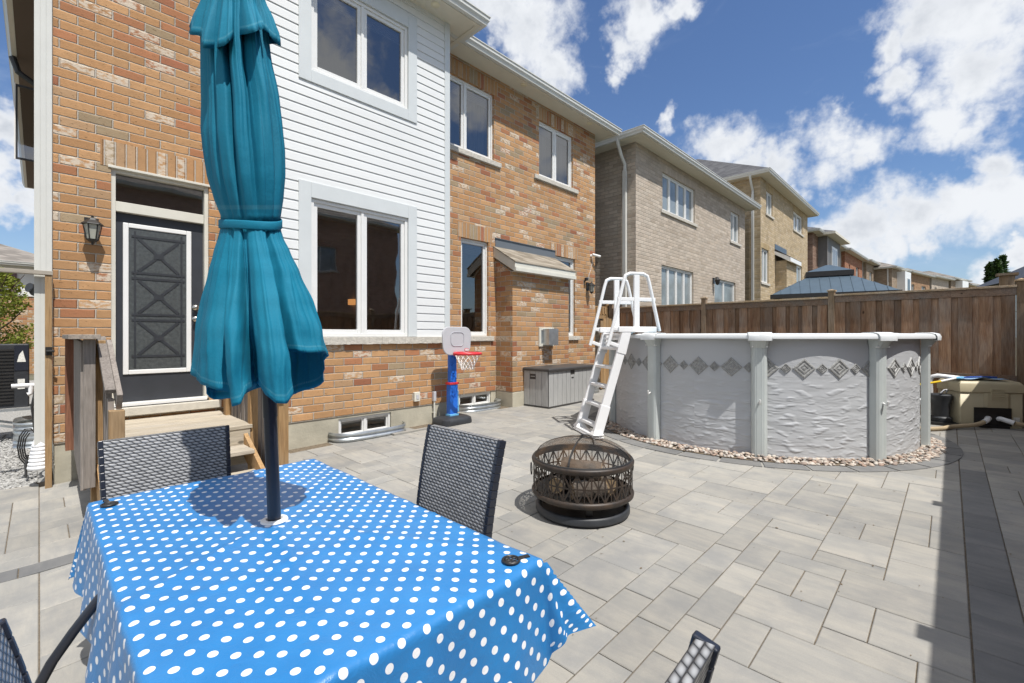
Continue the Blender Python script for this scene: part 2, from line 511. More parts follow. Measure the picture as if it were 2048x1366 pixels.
def wood(name, c1, c2, c3, rnd=.25, rough=.85, axis='z', knots=True, scale=1.0):
    m = bpy.data.materials.new(name); m.use_nodes = True
    t = NT(m.node_tree)
    b = t.n('BsdfPrincipled'); o = t.n('OutputMaterial'); t.nt.links.new(b.outputs[0], o.inputs[0])
    tc = t.n('TexCoord').outputs['Object']
    at = t.n('Attribute', attribute_name='rnd').outputs['Fac']
    st = {'z': (1, 1, .07), 'x': (.07, 1, 1), 'y': (1, .07, 1)}[axis]
    sh = t.xyz(t.math('MULTIPLY', at, 31.7), t.math('MULTIPLY', at, 53.1), t.math('MULTIPLY', at, 13.3))
    v = t.vec('ADD', t.vec('MULTIPLY', tc, st), sh)
    g1 = t.noise(v, 22 * scale, 6, .65, .6)
    g2 = t.noise(v, 80 * scale, 3, .6)
    big = t.noise(t.vec('ADD', t.vec('MULTIPLY', tc, tuple(.35 + .65 * x for x in st)), sh), 3.2, 4, .6)
    c = t.mix(t.maprange(g1, .3, .7), c1, c2)
    c = t.mix(t.maprange(big, .45, .68, 0, .75), c, c3)
    c = t.mix(t.maprange(g2, .3, .6, .45, 0), c, tuple(.35 * x for x in c1))
    kn = None
    if knots:
        vo = t.n('TexVoronoi', feature='F1'); t.set(vo.inputs['Vector'], t.vec('ADD', t.vec('MULTIPLY', tc, {'z': (1, 1, .55), 'x': (.55, 1, 1), 'y': (1, .55, 1)}[axis]), sh))
        vo.inputs['Scale'].default_value = 5.0
        kn = t.maprange(vo.outputs['Distance'], .055, .10, 1, 0)
        c = t.mix(t.math('MULTIPLY', kn, .85), c, tuple(.22 * x for x in c1))
    br = t.maprange(t.math('FRACT', t.math('MULTIPLY', at, 7.31)), 0, 1, 1 - rnd, 1 + rnd)
    c = t.mix(1.0, c, t.xyz(br, br, br), 'MULTIPLY')
    t.set(b.inputs['Base Color'], c); b.inputs['Roughness'].default_value = rough; b.inputs['Specular IOR Level'].default_value = .3
    bp = t.n('Bump'); bp.inputs['Strength'].default_value = .5; bp.inputs['Distance'].default_value = .004
    t.set(bp.inputs['Height'], t.math('ADD', g1, t.math('MULTIPLY', g2, .7)))
    t.nt.links.new(bp.outputs[0], b.inputs['Normal'])
    return m
FB = ((.22, .112, .060), (.40, .255, .155), (.32, .265, .215))
M['fence'] = wood('fence_boards', *FB, rnd=.3)
M['fence_h'] = wood('fence_rail', (.20, .125, .08), (.31, .215, .15), (.20, .18, .16), rnd=.15, axis='y')
M['fence_top'] = wood('fence_cap', (.36, .25, .14), (.48, .35, .22), (.55, .47, .38), rnd=.15, axis='y')
M['fence_post'] = wood('fence_post', (.20, .135, .08), (.32, .22, .13), (.28, .24, .2), rnd=.15)
M['cedar'] = wood('cedar_post', (.34, .20, .09), (.48, .31, .15), (.38, .27, .16), rnd=.15)
M['cedar_x'] = wood('cedar_deck', (.44, .38, .29), (.56, .50, .40), (.47, .43, .37), rnd=.1, axis='x')
M['grey_wood'] = wood('weathered_wood', (.19, .165, .145), (.32, .285, .255), (.24, .21, .185), rnd=.18)
M['grey_wood_x'] = wood('weathered_rail', (.36, .32, .26), (.48, .43, .36), (.40, .36, .3), rnd=.1, axis='x')
M['grey_wood_y'] = wood('weathered_rail_y', (.24, .20, .17), (.40, .35, .29), (.32, .29, .26), rnd=.1, axis='y')
M['red_wood'] = wood('red_cedar', (.17, .07, .04), (.26, .12, .07), (.15, .07, .045), rnd=.1)

def paver(name, c1, c2, c3, rnd=.13):
    m = bpy.data.materials.new(name); m.use_nodes = True
    t = NT(m.node_tree)
    b = t.n('BsdfPrincipled'); o = t.n('OutputMaterial'); t.nt.links.new(b.outputs[0], o.inputs[0])
    tc = t.n('TexCoord').outputs['Object']
    at = t.n('Attribute', attribute_name='rnd').outputs['Fac']
    sh = t.xyz(t.math('MULTIPLY', at, 31.7), t.math('MULTIPLY', at, 53.1), 0)
    v = t.vec('ADD', t.vec('MULTIPLY', tc, (1.0, .28, 1)), sh)
    g = t.noise(v, 5.5, 6, .62, .5)
    g2 = t.noise(t.vec('ADD', tc, sh), 3.0, 5, .6)
    fine = t.noise(tc, 190, 3, .7)
    c = t.mix(t.maprange(g, .38, .62), c1, c2)
    c = t.mix(t.maprange(g2, .46, .66, 0, .75), c, c3)
    fs = t.noise(t.vec('ADD', t.vec('MULTIPLY', tc, (1.0, .16, 1)), sh), 28, 5, .65)
    c = t.mix(t.maprange(fs, .42, .70, 0, .45), c, c3)
    c = t.mix(t.maprange(fine, .3, .7, .22, 0), c, tuple(.5 * x for x in c1))
    wear = t.noise(tc, .55, 4, .6)
    wv = t.maprange(wear, .3, .7, .90, 1.08)
    br = t.math('MULTIPLY', wv, t.maprange(t.math('FRACT', t.math('MULTIPLY', at, 7.31)), 0, 1, 1 - rnd, 1 + rnd * .6))
    c = t.mix(1.0, c, t.xyz(br, br, br), 'MULTIPLY')
    st = t.maprange(t.noise(tc, 9, 3, .5), .70, .78)
    c = t.mix(t.math('MULTIPLY', st, .25), c, (.15, .14, .12))
    t.set(b.inputs['Base Color'], c); b.inputs['Roughness'].default_value = .85; b.inputs['Specular IOR Level'].default_value = .3
    bp = t.n('Bump'); bp.inputs['Strength'].default_value = .35; bp.inputs['Distance'].default_value = .004
    t.set(bp.inputs['Height'], t.math('ADD', t.math('MULTIPLY', fine, .5), t.noise(v, 30, 4)))
    t.nt.links.new(bp.outputs[0], b.inputs['Normal'])
    return m
M['paver'] = paver('patio_paver', (.385, .362, .318), (.325, .315, .288), (.245, .245, .24), rnd=.12)
M['paver_dark'] = paver('charcoal_paver', (.235, .23, .22), (.195, .195, .19), (.15, .152, .155), rnd=.1)
M['sand'] = mat('joint_sand', (.16, .125, .085), .95, var=.4, vscale=40, bump=.6, bscale=120)
M['gravelbed'] = mat('gravel', (.33, .325, .31), .95, var=.5, vscale=45, bump=1.0, bscale=90)
M['gravelstone'] = mat('gravel_stone', (.33, .325, .31), .9, var=.2, rnd=.35)
M['grass'] = mat('grass', (.13, .125, .085), .95, var=.4, vscale=3, bump=.5)
def pebblemat():
    m = bpy.data.materials.new('river_pebble'); m.use_nodes = True
    t = NT(m.node_tree)
    b = t.n('BsdfPrincipled'); o = t.n('OutputMaterial'); t.nt.links.new(b.outputs[0], o.inputs[0])
    at = t.n('Attribute', attribute_name='rnd').outputs['Fac']
    c = t.ramp(at, [(0, (.50, .41, .33)), (.2, (.36, .25, .19)), (.34, (.56, .52, .46)), (.6, (.30, .235, .195)), (.75, (.43, .37, .31)), (.88, (.24, .23, .215))], 'CONSTANT')
    c = t.mix(t.maprange(t.noise(t.n('TexCoord').outputs['Object'], 45, 4), .3, .7, 0, .4), c, (.30, .24, .2))
    t.set(b.inputs['Base Color'], c); b.inputs['Roughness'].default_value = .75
    return m
M['pebble'] = pebblemat()

# ------------------------------------------------------------------ ground
g = MB(); g.box(-300, 500, -300, 500, -1.0, -.06)
tag(g.build('ground', M['grass']), kind='structure')
g = MB()
xs = [-1.0, -.6, -.2] + [i * .25 for i in range(0, 43)]
ys = [-1.3 + .5 * i for i in range(17)]
ys[-1] = 6.6
idx = {}
for i, x in enumerate(xs):
    for j, y in enumerate(ys):
        idx[i, j] = len(g.v); g.v.append((x, y, gz(x) - .008))
for i in range(len(xs) - 1):
    for j in range(len(ys) - 1):
        g.f.append((idx[i, j], idx[i + 1, j], idx[i + 1, j + 1], idx[i, j + 1])); g.a.append(0); g.uv.append(None)
tag(g.build('patio_bed', M['sand'], normals=False), kind='structure')

PC = (7.37, 2.2)       # pool centre
RC = (7.33, 2.22)      # paved ring centre
def slab(mb, x0, x1, y0, y1, jt=.0026, th=.05, a=None, dz=None, ch=.004):
    x0 += jt; x1 -= jt; y0 += jt; y1 -= jt
    a = random.uniform(.02, 1) if a is None else a
    d = random.uniform(-.0012, .0012) if dz is None else dz
    tl = random.uniform(-.0012, .0012)
    def zz(x, y): return gz(x) + d + tl * (x - x0) / max(.01, x1 - x0)
    T = [(x0 + ch, y0 + ch), (x1 - ch, y0 + ch), (x1 - ch, y1 - ch), (x0 + ch, y1 - ch)]
    B = [(x0, y0), (x1, y0), (x1, y1), (x0, y1)]
    P = [(x, y, zz(x, y)) for x, y in T] + [(x, y, zz(x, y) - ch * .8) for x, y in B] + [(x, y, zz(x, y) - th) for x, y in B]
    fs = [(0, 1, 2, 3)] + [(4 + i, 4 + (i + 1) % 4, (i + 1) % 4, i) for i in range(4)] + [(8 + i, 8 + (i + 1) % 4, 4 + (i + 1) % 4, 4 + i) for i in range(4)]
    mb.mesh(P, fs, a)
def blocked(x0, x1, y0, y1):
    cx, cy = (x0 + x1) / 2, (y0 + y1) / 2
    far = max(math.hypot(x - RC[0], y - RC[1]) for x in (x0, x1) for y in (y0, y1))
    if far < 2.27: return True
    if y1 > 6.36 and x1 > 0.1: return True
    if 1.7 < cx < 4.6 and y1 > 5.83: return True
    if cx > 6.1 and cx < 8.1 and y1 > 5.95: return True
    return False
def fill(mb, X0, Y0, nx, ny, ux, uy, seed, clip=None):
    rn = random.Random(seed)
    occ = [[False] * ny for _ in range(nx)]
    for i in range(nx):
        for j in range(ny):
            if occ[i][j]: continue
            cand = [(2, 3), (2, 2), (1, 2), (2, 1), (3, 2)]
            wts = [.33, .30, .14, .15, .08]
            ok = []
            for (a, b), q in zip(cand, wts):
                if i + a > nx or j + b > ny: continue
                if any(occ[i + p][j + r] for p in range(a) for r in range(b)): continue
                ok.append(((a, b), q))
            if ok:
                a, b = rn.choices([o[0] for o in ok], [o[1] for o in ok])[0]
            else: a, b = 1, 1
            if not ok and j + 1 < ny and not occ[i][j + 1]: b = 2
            for p in range(a):
                for r in range(b): occ[i + p][j + r] = True
            x0, x1, y0, y1 = X0 + i * ux, X0 + (i + a) * ux, Y0 + j * uy, Y0 + (j + b) * uy
            if clip:
                x0, x1 = max(x0, clip[0]), min(x1, clip[1]); y0, y1 = max(y0, clip[2]), min(y1, clip[3])
                if x1 - x0 < .03 or y1 - y0 < .03: continue
            if not blocked(x0, x1, y0, y1): slab(mb, x0, x1, y0, y1)
pv = MB()
UX, UY = .1735, .1705
x00 = 2.235 - 13 * UX
fill(pv, x00, -.072, 60, 24, UX, UY, 3, (-.0, 10.3, -.07, 4.07))
fill(pv, x00, 4.245, 60, 13, UX, UY, 5, (-.0, 10.3, 4.245, 6.35))
fill(pv, 2.055, 4.021, 48, 1, UX, .2235, 15, (2.055, 10.3, 4.021, 4.2445))
fill(pv, x00, 4.021, 60, 1, UX, .05, 16, (0, 2.055, 4.021, 4.070))
fill(pv, x00, -.257 - 6 * UY, 60, 6, UX, UY, 9, (-.0, 10.3, -1.1, -.257))
fill(pv, -.96, -1.1, 6, 31, .16, .1705, 11, (-.96, 0, -1.1, 4.07))
fill(pv, -.96, 4.245, 6, 14, .16, .1705, 12, (-.96, 0, 4.245, 6.5))
bd = MB()
x = -.95
while x < 6.35:
    L = .345
    slab(bd, x, min(x + L, 6.45), -.257, -.072, dz=.001)
    x += L
x = 6.455
while x < 10.2:
    slab(bd, x, x + .5, -.257, -.072, dz=0, a=random.uniform(.1, .9)) if False else slab(pv, x, x + .5, -.257, -.072)
    x += .5
x = -.95
while x < 8.2:
    if x < 1.7: slab(bd, x, x + .43, 4.072, 4.243, dz=.001)
    x += .43
tag(pv.build('patio', M['paver'], normals=False), kind='structure')
# curved ring of border stones round the pool
nst = 34
for k in range(nst):
    a0, a1 = 2 * math.pi * (k + .03) / nst, 2 * math.pi * (k + .97) / nst
    pts = []
    for rr in (2.14, 2.33):
        for q in range(4):
            an = a0 + (a1 - a0) * q / 3
            pts.append((RC[0] + rr * math.cos(an), RC[1] + rr * math.sin(an)))
    top = [(p[0], p[1], gz(p[0]) + .007) for p in pts]; bot = [(p[0], p[1], gz(p[0]) - .05) for p in pts]
    fs = [(q, q + 4, q + 5, q + 1) for q in range(3)] + [(q + 4, 12 + q, 13 + q, q + 5) for q in range(3)] + [(q, q + 1, 9 + q, 8 + q) for q in range(3)] + [(0, 8, 12, 4), (3, 7, 15, 11)]
    bd.mesh(top + bot, fs, random.uniform(.02, 1))
tag(bd.build('patio_border', M['paver_dark'], normals=True), kind='structure')
db = MB(); db.lathe([(0.01, .0), (2.139, .0)], 64, (RC[0], RC[1], .130), caps=False)
tag(db.build('pool_bed', M['sand'], normals=False), kind='structure')

def rocks(mb, n, place, smin, smax, seed, sub=1, flat=.6):
    rn = random.Random(seed)
    base = []
    for k in range(6):
        bm = bmesh.new(); bmesh.ops.create_icosphere(bm, subdivisions=sub, radius=1)
        for v in bm.verts:
            v.co *= 1 + .35 * mnoise.noise(v.co * 1.1 + Vector((k * 7, 0, 0)))
        base.append(([v.co.copy() for v in bm.verts], [tuple(v.index for v in f.verts) for f in bm.faces])); bm.free()
    for _ in range(n):
        p = place(rn)
        if p is None: continue
        vs, fs = rn.choice(base)
        s = rn.uniform(smin, smax)
        Mx = Matrix.Rotation(rn.uniform(0, 6.28), 3, 'Z') @ Matrix.Rotation(rn.uniform(-.5, .5), 3, 'X') @ Matrix.Diagonal((s * rn.uniform(.8, 1.35), s, s * flat * rn.uniform(.8, 1.2)))
        mb.mesh([Vector(p) + Mx @ v for v in vs], fs, rn.uniform(.01, 1))
pb = MB()
def pp(rn):
    a = rn.uniform(R(100), R(290)); r = rn.uniform(1.95, 2.17)
    x, y = PC[0] + r * math.cos(a), PC[1] + r * math.sin(a)
    return (x, y, .135 + rn.uniform(0, .03) * (1 - abs(r - 2.04) / .12))
rocks(pb, 1700, pp, .010, .027, 5, 2)
tag(pb.build('pebbles', M['pebble'], smooth=180), 'band of small river pebbles round the foot of the pool', 'pebbles', kind='stuff')
pb = MB()
rocks(pb, 260, lambda rn: (rn.uniform(8.4, 10.2), rn.uniform(-1.05, -.78), .14), .015, .04, 8, 1)
tag(pb.build('pebbles', M['pebble'], smooth=180), 'strip of pebbles under the side fence by the pool heater', 'pebbles', kind='stuff')
gr = MB(); gr.box(-3.2, .09, 6.5, 22, -.2, -.022)
tag(gr.build('gravel_bed', M['gravelbed']), kind='structure')
gr = MB()
rocks(gr, 6500, lambda rn: (rn.uniform(-.9, -.02), 6.52 + 3.6 * rn.random() ** 1.3, -.012 + rn.uniform(0, .012)), .007, .02, 15, 1, .7)
tag(gr.build('gravel', M['gravelstone']), 'light grey crushed gravel in the side yard', 'gravel', kind='stuff')
pth = MB()
for k in range(26):
    slab(pth, -1.9, -.92, 6.4 + k * .42, 6.4 + (k + 1) * .42 - .01, th=.06)
tag(pth.build('path', M['paver'], normals=False), kind='structure')

# ------------------------------------------------------------------ building parts
def wallplane(mb, Y, x0, x1, z0, z1, holes=(), depth=.1, back=None):
    xs = sorted({x0, x1, *[h[0] for h in holes], *[h[1] for h in holes]})
    zs = sorted({z0, z1, *[h[2] for h in holes], *[h[3] for h in holes]})
    xs = [x for x in xs if x0 <= x <= x1]; zs = [z for z in zs if z0 <= z <= z1]
    for i in range(len(xs) - 1):
        for j in range(len(zs) - 1):
            cx, cz = (xs[i] + xs[i + 1]) / 2, (zs[j] + zs[j + 1]) / 2
            if any(h[0] < cx < h[1] and h[2] < cz < h[3] for h in holes): continue
            mb.poly([(xs[i], Y, zs[j]), (xs[i + 1], Y, zs[j]), (xs[i + 1], Y, zs[j + 1]), (xs[i], Y, zs[j + 1])])
    for a, b, c, d in holes:
        D = Y + depth
        mb.poly([(a, Y, c), (a, Y, d), (a, D, d), (a, D, c)]); mb.poly([(b, Y, c), (b, D, c), (b, D, d), (b, Y, d)])
        mb.poly([(a, Y, d), (b, Y, d), (b, D, d), (a, D, d)]); mb.poly([(a, Y, c), (a, D, c), (b, D, c), (b, Y, c)])

def ring(mb, x0, x1, y0, y1, prof, a=0.0):
    pts = []
    for o, z in prof:
        pts += [(x0 - o, y0 - o, z), (x1 + o, y0 - o, z), (x1 + o, y1 + o, z), (x0 - o, y1 + o, z)]
    n = len(prof)
    fs = []
    for i in range(n):
        j = (i + 1) % n
        for k in range(4):
            fs.append((i * 4 + k, i * 4 + (k + 1) % 4, j * 4 + (k + 1) % 4, j * 4 + k))
    mb.mesh(pts, fs, a)

def frame_ring(mb, x0, x1, z0, z1, y0, y1, w, wb=None):
    wb = wb or w
    mb.box(x0, x0 + w, y0, y1, z0, z1); mb.box(x1 - w, x1, y0, y1, z0, z1)
    mb.box(x0 + w, x1 - w, y0, y1, z1 - w, z1); mb.box(x0 + w, x1 - w, y0, y1, z0, z0 + wb)

def window(root, x0, x1, z0, z1, Y, n=2, inset=.06, sill=True, blind=.18, curtain=0, local=False, fw=.035, sw=.045, sill_over=.1, lights=None, deep=1.0, glass=None, label=None, small=False):
    fr = MB(); y0 = Y + inset
    frame_ring(fr, x0, x1, z0, z1, y0, y0 + .09, fw)
    L = x1 - x0 - 2 * fw; mw = .04
    lw = (L - mw * (n - 1)) / n
    pn = MB(); bl = MB(); cu = MB()
    for i in range(n):
        a = x0 + fw + i * (lw + mw); b = a + lw
        if i < n - 1: fr.box(b, b + mw, y0 + .006, y0 + .09, z0 + fw, z1 - fw)
        if not small: frame_ring(fr, a, b, z0 + fw, z1 - fw, y0 + .02, y0 + .075, sw)
        s = sw if not small else .01
        ga, gb, gc, gd = a + s, b - s, z0 + fw + s, z1 - fw - s
        pn.poly([(ga - .003, y0 + .045, gc - .003), (gb + .003, y0 + .045, gc - .003), (gb + .003, y0 + .045, gd + .003), (ga - .003, y0 + .045, gd + .003)])
        if blind:
            hb = (z1 - z0) * blind
            k = max(4, int(hb / .03))
            for q in range(k):
                zq = z1 - fw - (q + .5) * hb / k
                bl.box(ga, gb, y0 + .10, y0 + .115, zq - hb / k * .38, zq + hb / k * .38)
        if curtain:
            side = 1 if i % 2 else 0
            ca, cb = (gb - (gb - ga) * curtain, gb) if side else (ga, ga + (gb - ga) * curtain)
            m = 24
            for q in range(m):
                xa, xb = ca + (cb - ca) * q / m, ca + (cb - ca) * (q + 1) / m
                ya, yb = y0 + .15 + .02 * math.sin(q * 1.9), y0 + .15 + .02 * math.sin((q + 1) * 1.9)
                cu.poly([(xa, ya, z0 + .02), (xb, yb, z0 + .02), (xb, yb, z1 - .02), (xa, ya, z1 - .02)])
    f = fr.build('window', M['frame'], root, local=local, bevel=0 if small else .004)
    if label: f['label'] = label
    pn.build('pane', glass or M['glass'], f, local=local, normals=False)
    it = MB(); A, B = y0 + .09, y0 + .09 + deep
    e = .05
    it.poly([(x0, B, z0), (x1, B, z0), (x1, B, z1), (x0, B, z1)])
    it.poly([(x0, A, z0), (x0, B, z0), (x0, B, z1), (x0, A, z1)]); it.poly([(x1, A, z0), (x1, A, z1), (x1, B, z1), (x1, B, z0)])
    it.poly([(x0, A, z1), (x0, B, z1), (x1, B, z1), (x1, A, z1)]); it.poly([(x0, A, z0), (x1, A, z0), (x1, B, z0), (x0, B, z0)])
    it.build('interior', M['dark_int'], f, local=local, normals=False)
    if blind: bl.build('blind', M['blind'], f, local=local)
    if curtain: cu.build('curtain', M['curtain'], f, local=local, normals=False)
    if sill:
        s = MB(); s.box(x0 - sill_over, x1 + sill_over, Y - .045, Y + inset + .01, z0 - .095, z0 - .002)
        s.build('sill', M['stone'], f, local=local, bevel=.008)
    return f

def roofparts(root, x0, x1, y0, y1, ze, ov=.37, gut=.11, rise=.42, rmat='shingle', local=False, gm='gutter', lift=0, small=False):
    s = MB(); s.poly([(x0 - ov, y0 - ov, ze + lift), (x0 - ov, y1 + ov, ze + lift), (x1 + ov, y1 + ov, ze + lift), (x1 + ov, y0 - ov, ze + lift)])
    if not small:
        ring(s, x0, x1, y0, y1, [(ov * .80, ze + lift - .004), (ov * .83, ze + lift - .016), (ov * .99, ze + lift - .016), (ov * .99, ze + lift - .002)])
    s.build('soffit', M['soffit'], root, local=local, normals=False)
    g = MB(); z = ze + lift - .01
    ring(g, x0, x1, y0, y1, [(ov, z), (ov + .065, z), (ov + .075, z + .04), (ov + gut - .01, z + .075), (ov + gut - .01, z + .125), (ov + gut + .004, z + .13), (ov + gut + .004, z + .145), (ov, z + .145)])
    g.build('gutter', M[gm], root, local=local, smooth=20)
    r = MB(); o = ov + gut * .6; zt = z + .15
    X0, X1, Y0, Y1 = x0 - o, x1 + o, y0 - o, y1 + o
    hw = min(X1 - X0, Y1 - Y0) / 2; h = hw * rise
    if X1 - X0 >= Y1 - Y0: ra, rb = (X0 + hw, (Y0 + Y1) / 2, zt + h), (X1 - hw, (Y0 + Y1) / 2, zt + h)
    else: ra, rb = ((X0 + X1) / 2, Y0 + hw, zt + h), ((X0 + X1) / 2, Y1 - hw, zt + h)
    c = [(X0, Y0, zt), (X1, Y0, zt), (X1, Y1, zt), (X0, Y1, zt)]
    d = [(p[0], p[1], zt - .02) for p in c]
    if X1 - X0 >= Y1 - Y0: fs = [(0, 1, 5, 4), (1, 2, 5), (2, 3, 4, 5), (3, 0, 4)]
    else: fs = [(0, 1, 4), (1, 2, 5, 4), (2, 3, 5), (3, 0, 4, 5)]
    r.mesh(c + [ra, rb] + d, fs + [(6, 7, 1, 0), (7, 8, 2, 1), (8, 9, 3, 2), (9, 6, 0, 3)])
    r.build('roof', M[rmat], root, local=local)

# ------------------------------------------------------------------ our house
WY, BY = 6.355, 5.80
BX0, BX1 = 1.75, 4.557
HX = 9.58
SX = .094
house = thing('brick_house', 'orange brick house with a white siding bay and a black back door', 'house', (0, WY, 0))
wl = MB()
door_h = (.524, 1.402, .70, 3.245)
wl_holes_L = [door_h]
wallplane(wl, WY, SX, BX0, .40, 6.46, wl_holes_L, .12)
RH = [(4.70, 6.10, 4.835, 6.12), (7.44, 8.66, 4.90, 6.11), (5.277, 5.956, 1.46, 3.247), (7.95, 8.741, 1.458, 3.26)]
wallplane(wl, WY, BX1, HX, .40, 6.46, RH, .12)
wallplane(wl, BY, BX0, BX1, .40, 1.36, (), .1)
wl.poly([(BX1, BY, .40), (BX1, WY, .40), (BX1, WY, 6.46), (BX1, BY, 6.46)])
wl.poly([(BX0, BY, .40), (BX0, BY, 6.46), (BX0, WY, 6.46), (BX0, WY, .40)])
wl.poly([(SX, WY, .40), (SX, WY, 6.46), (SX, 22, 6.46), (SX, 22, .40)])
wl.poly([(HX, WY, .40), (HX, 22, .40), (HX, 22, 6.46), (HX, WY, 6.46)])
wl.poly([(SX, 22, .4), (SX, 22, 6.46), (HX, 22, 6.46), (HX, 22, .4)])
wl.build('wall', M['brick'], house, normals=False)
fd = MB()
fy = .012
wallplane(fd, WY + fy, SX + .005, BX0, -.1, .40)
wallplane(fd, BY + fy, BX0 + .01, BX1 - .01, -.1, .40, [(2.74, 3.522, .10, .365)], .16)
wallplane(fd, WY + fy, BX1 - .01, HX - .01, -.1, .40, [(5.24, 6.03, .15, .395)], .16)
fd.poly([(BX1 - .01, BY + fy, -.1), (BX1 - .01, WY + fy, -.1), (BX1 - .01, WY + fy, .4), (BX1 - .01, BY + fy, .4)])
fd.poly([(BX0 + .01, BY + fy, -.1), (BX0 + .01, BY + fy, .4), (BX0 + .01, WY + fy, .4), (BX0 + .01, WY + fy, -.1)])
fd.poly([(SX + .01, WY + fy, -.1), (SX + .01, WY + fy, .4), (SX + .01, 22, .4), (SX + .01, 22, -.1)])
fd.poly([(SX, WY, .3999), (SX + .02, WY + fy, .3999), (BX0, WY + fy, .3999), (BX0, WY, .3999)])
fd.build('foundation', M['concrete'], house, normals=False)
# soldier-brick lintels
for (a, b, z) in ((.44, 1.49, 3.247), (5.19, 6.05, 3.25), (7.80, 8.86, 3.262), (4.60, 6.20, 6.122), (7.35, 8.76, 6.112)):
    q = MB(); q.box(a, b, WY - .004, WY + .05, z, z + .268 if z < 5 else min(z + .268, 6.40))
    q.build('lintel', M['soldier'], house)
# windows
window(house, 4.70, 6.10, 4.835, 6.12, WY, 2, .045, curtain=.75, blind=.16, sill_over=.17)
window(house, 7.44, 8.66, 4.90, 6.11, WY, 2, .045, curtain=.85, blind=.14, sill_over=.17)
window(house, 5.277, 5.956, 1.46, 3.247, WY, 1, .045, blind=.12, sill_over=.12)
window(house, 7.95, 8.741, 1.458, 3.26, WY, 1, .045, blind=.1, sill_over=.13)
# siding bay
sd = MB()
def laps(x0, x1, z0, z1):
    st = .1205; k0 = math.ceil((z0 - 1.45) / st - 1e-6) - 1
    z = 1.45 + k0 * st
    while z < z1:
        a, b = max(z, z0), min(z + st, z1)
        if b - a > .004:
            o = lambda zz: .017 - .011 * (zz - z) / st
            P = [(-o(a), a), (-o(b) if b < z + st - .03 else -.011, b if b < z + st - .03 else z + st - .028), (-.004, b), (.0, b), (0, a)]
            if a == b: P = P
            sd.prism(P, x0, x1, lambda u, v, w: (w, BY + u, v))
        z += st
TX0, TX1 = 2.216, 3.94
laps(BX0 + .09, TX0 + .01, 1.45, 6.459); laps(TX1 - .01, BX1 - .085, 1.45, 6.459)
laps(TX0 + .01, TX1 - .01, 3.40, 4.66); laps(TX0 + .01, TX1 - .01, 6.23, 6.459)
sd.build('siding', M['white_siding'], house)
bk = MB(); wallplane(bk, BY + .003, BX0, BX1, 1.36, 6.46, [(2.369, 3.79, 1.455, 3.205), (2.369, 3.79, 4.81, 6.03)], .09)
bk.poly([(BX1 - .003, BY, 1.36), (BX1 - .003, WY, 1.36), (BX1 - .003, WY, 6.46), (BX1 - .003, BY, 6.46)])
bk.build('sheathing', M['white_siding'], house, normals=False)
tr = MB()
tr.box(BX1 - .09, BX1 + .012, BY - .026, BY + .09, 1.45, 6.455)
tr.build('corner_trim', M['trim'], house, bevel=.004)
tr = MB(); tr.box(BX0 - .012, BX0 + .09, BY - .026, BY + .09, 1.45, 6.455)
tr.build('corner_trim', M['trim'], house, bevel=.004)
for z0, z1, zz0, zz1 in ((1.455, 3.205, 1.452, 3.40), (4.81, 6.03, 4.655, 6.232)):
    q = MB(); ya, yb = BY - .03, BY + .0
    q.box(TX0, 2.369, ya, yb, zz0, zz1); q.box(3.79, TX1, ya, yb, zz0, zz1)
    q.box(2.369, 3.79, ya, yb, z1, zz1)
    if zz0 < z0 - .05: q.box(2.369, 3.79, ya, yb, zz0, z0)
    q.build('window_trim', M['trim'], house, bevel=.004)
window(house, 2.369, 3.79, 1.455, 3.205, BY, 2, .0, sill=False, blind=.10, deep=2.5, fw=.045, sw=.05)
window(house, 2.369, 3.79, 4.81, 6.03, BY, 2, .0, sill=False, blind=.16, fw=.045, sw=.05)
q = MB()
nx = 60
for i in range(nx):
    xa = BX0 - .02 + (BX1 + .04 - BX0) * i / nx; xb = BX0 - .02 + (BX1 + .04 - BX0) * (i + 1) / nx
    q.box(xa, xb, BY - .05 - random.uniform(0, .008), BY + .02, 1.355 - random.uniform(0, .006), 1.450)
q.build('bay_sill', M['stone'], house)
# basement windows
for (a, b, z0, z1, yy) in ((2.745, 3.517, .11, .362, BY), (5.245, 6.025, .16, .392, WY)):
    window(house, a, b, z0, z1, yy + .03, 2, .0, sill=False, blind=0, fw=.03, sw=.02, deep=.5)
# pendant lamp hanging indoors, seen through the lower bay window
r = thing('pendant_lamp', 'small amber drum pendant lamp glowing inside behind the large lower window', 'lamp', (3.78, 7.4, 2.0))
mlp = bpy.data.materials.new('amber_shade'); mlp.use_nodes = True
mlp.node_tree.nodes['Principled BSDF'].inputs['Base Color'].default_value = (.6, .35, .15, 1)
mlp.node_tree.nodes['Principled BSDF'].inputs['Emission Color'].default_value = (1, .42, .12, 1)
mlp.node_tree.nodes['Principled BSDF'].inputs['Emission Strength'].default_value = .8
q = MB(); q.lathe([(.10, .0), (.115, .0), (.115, .09), (.10, .09)], 24); q.build('lamp_shade', mlp, r, local=True, smooth=40)
q = MB(); q.tube([(0, 0, .05), (0, 0, 1.15)], .006, 6); q.build('cord', M['black'], r, local=True)
# eaves and roof
roofparts(house, SX, HX, WY, 22, 6.46)
roofparts(house, BX0, BX1, BY, 9.5, 6.46, lift=-.003)
for (x, y, zq) in ((4.14, 5.59, 6.455), (6.69, 6.11, 6.458), (8.99, 6.1, 6.458)):
    q = MB(); q.lathe([(.001, -.012), (.05, -.012), (.068, -.003), (.068, .004)], 24, (x, y, zq))
    q.build('soffit_light', M['lamp_on'], house, smooth=40)
q = MB(); q.box(SX - .368, SX - .001, 5.99, 22.3, 6.44, 6.455); q.build('side_soffit', mat('brown_soffit', (.10, .075, .06), .7), house)
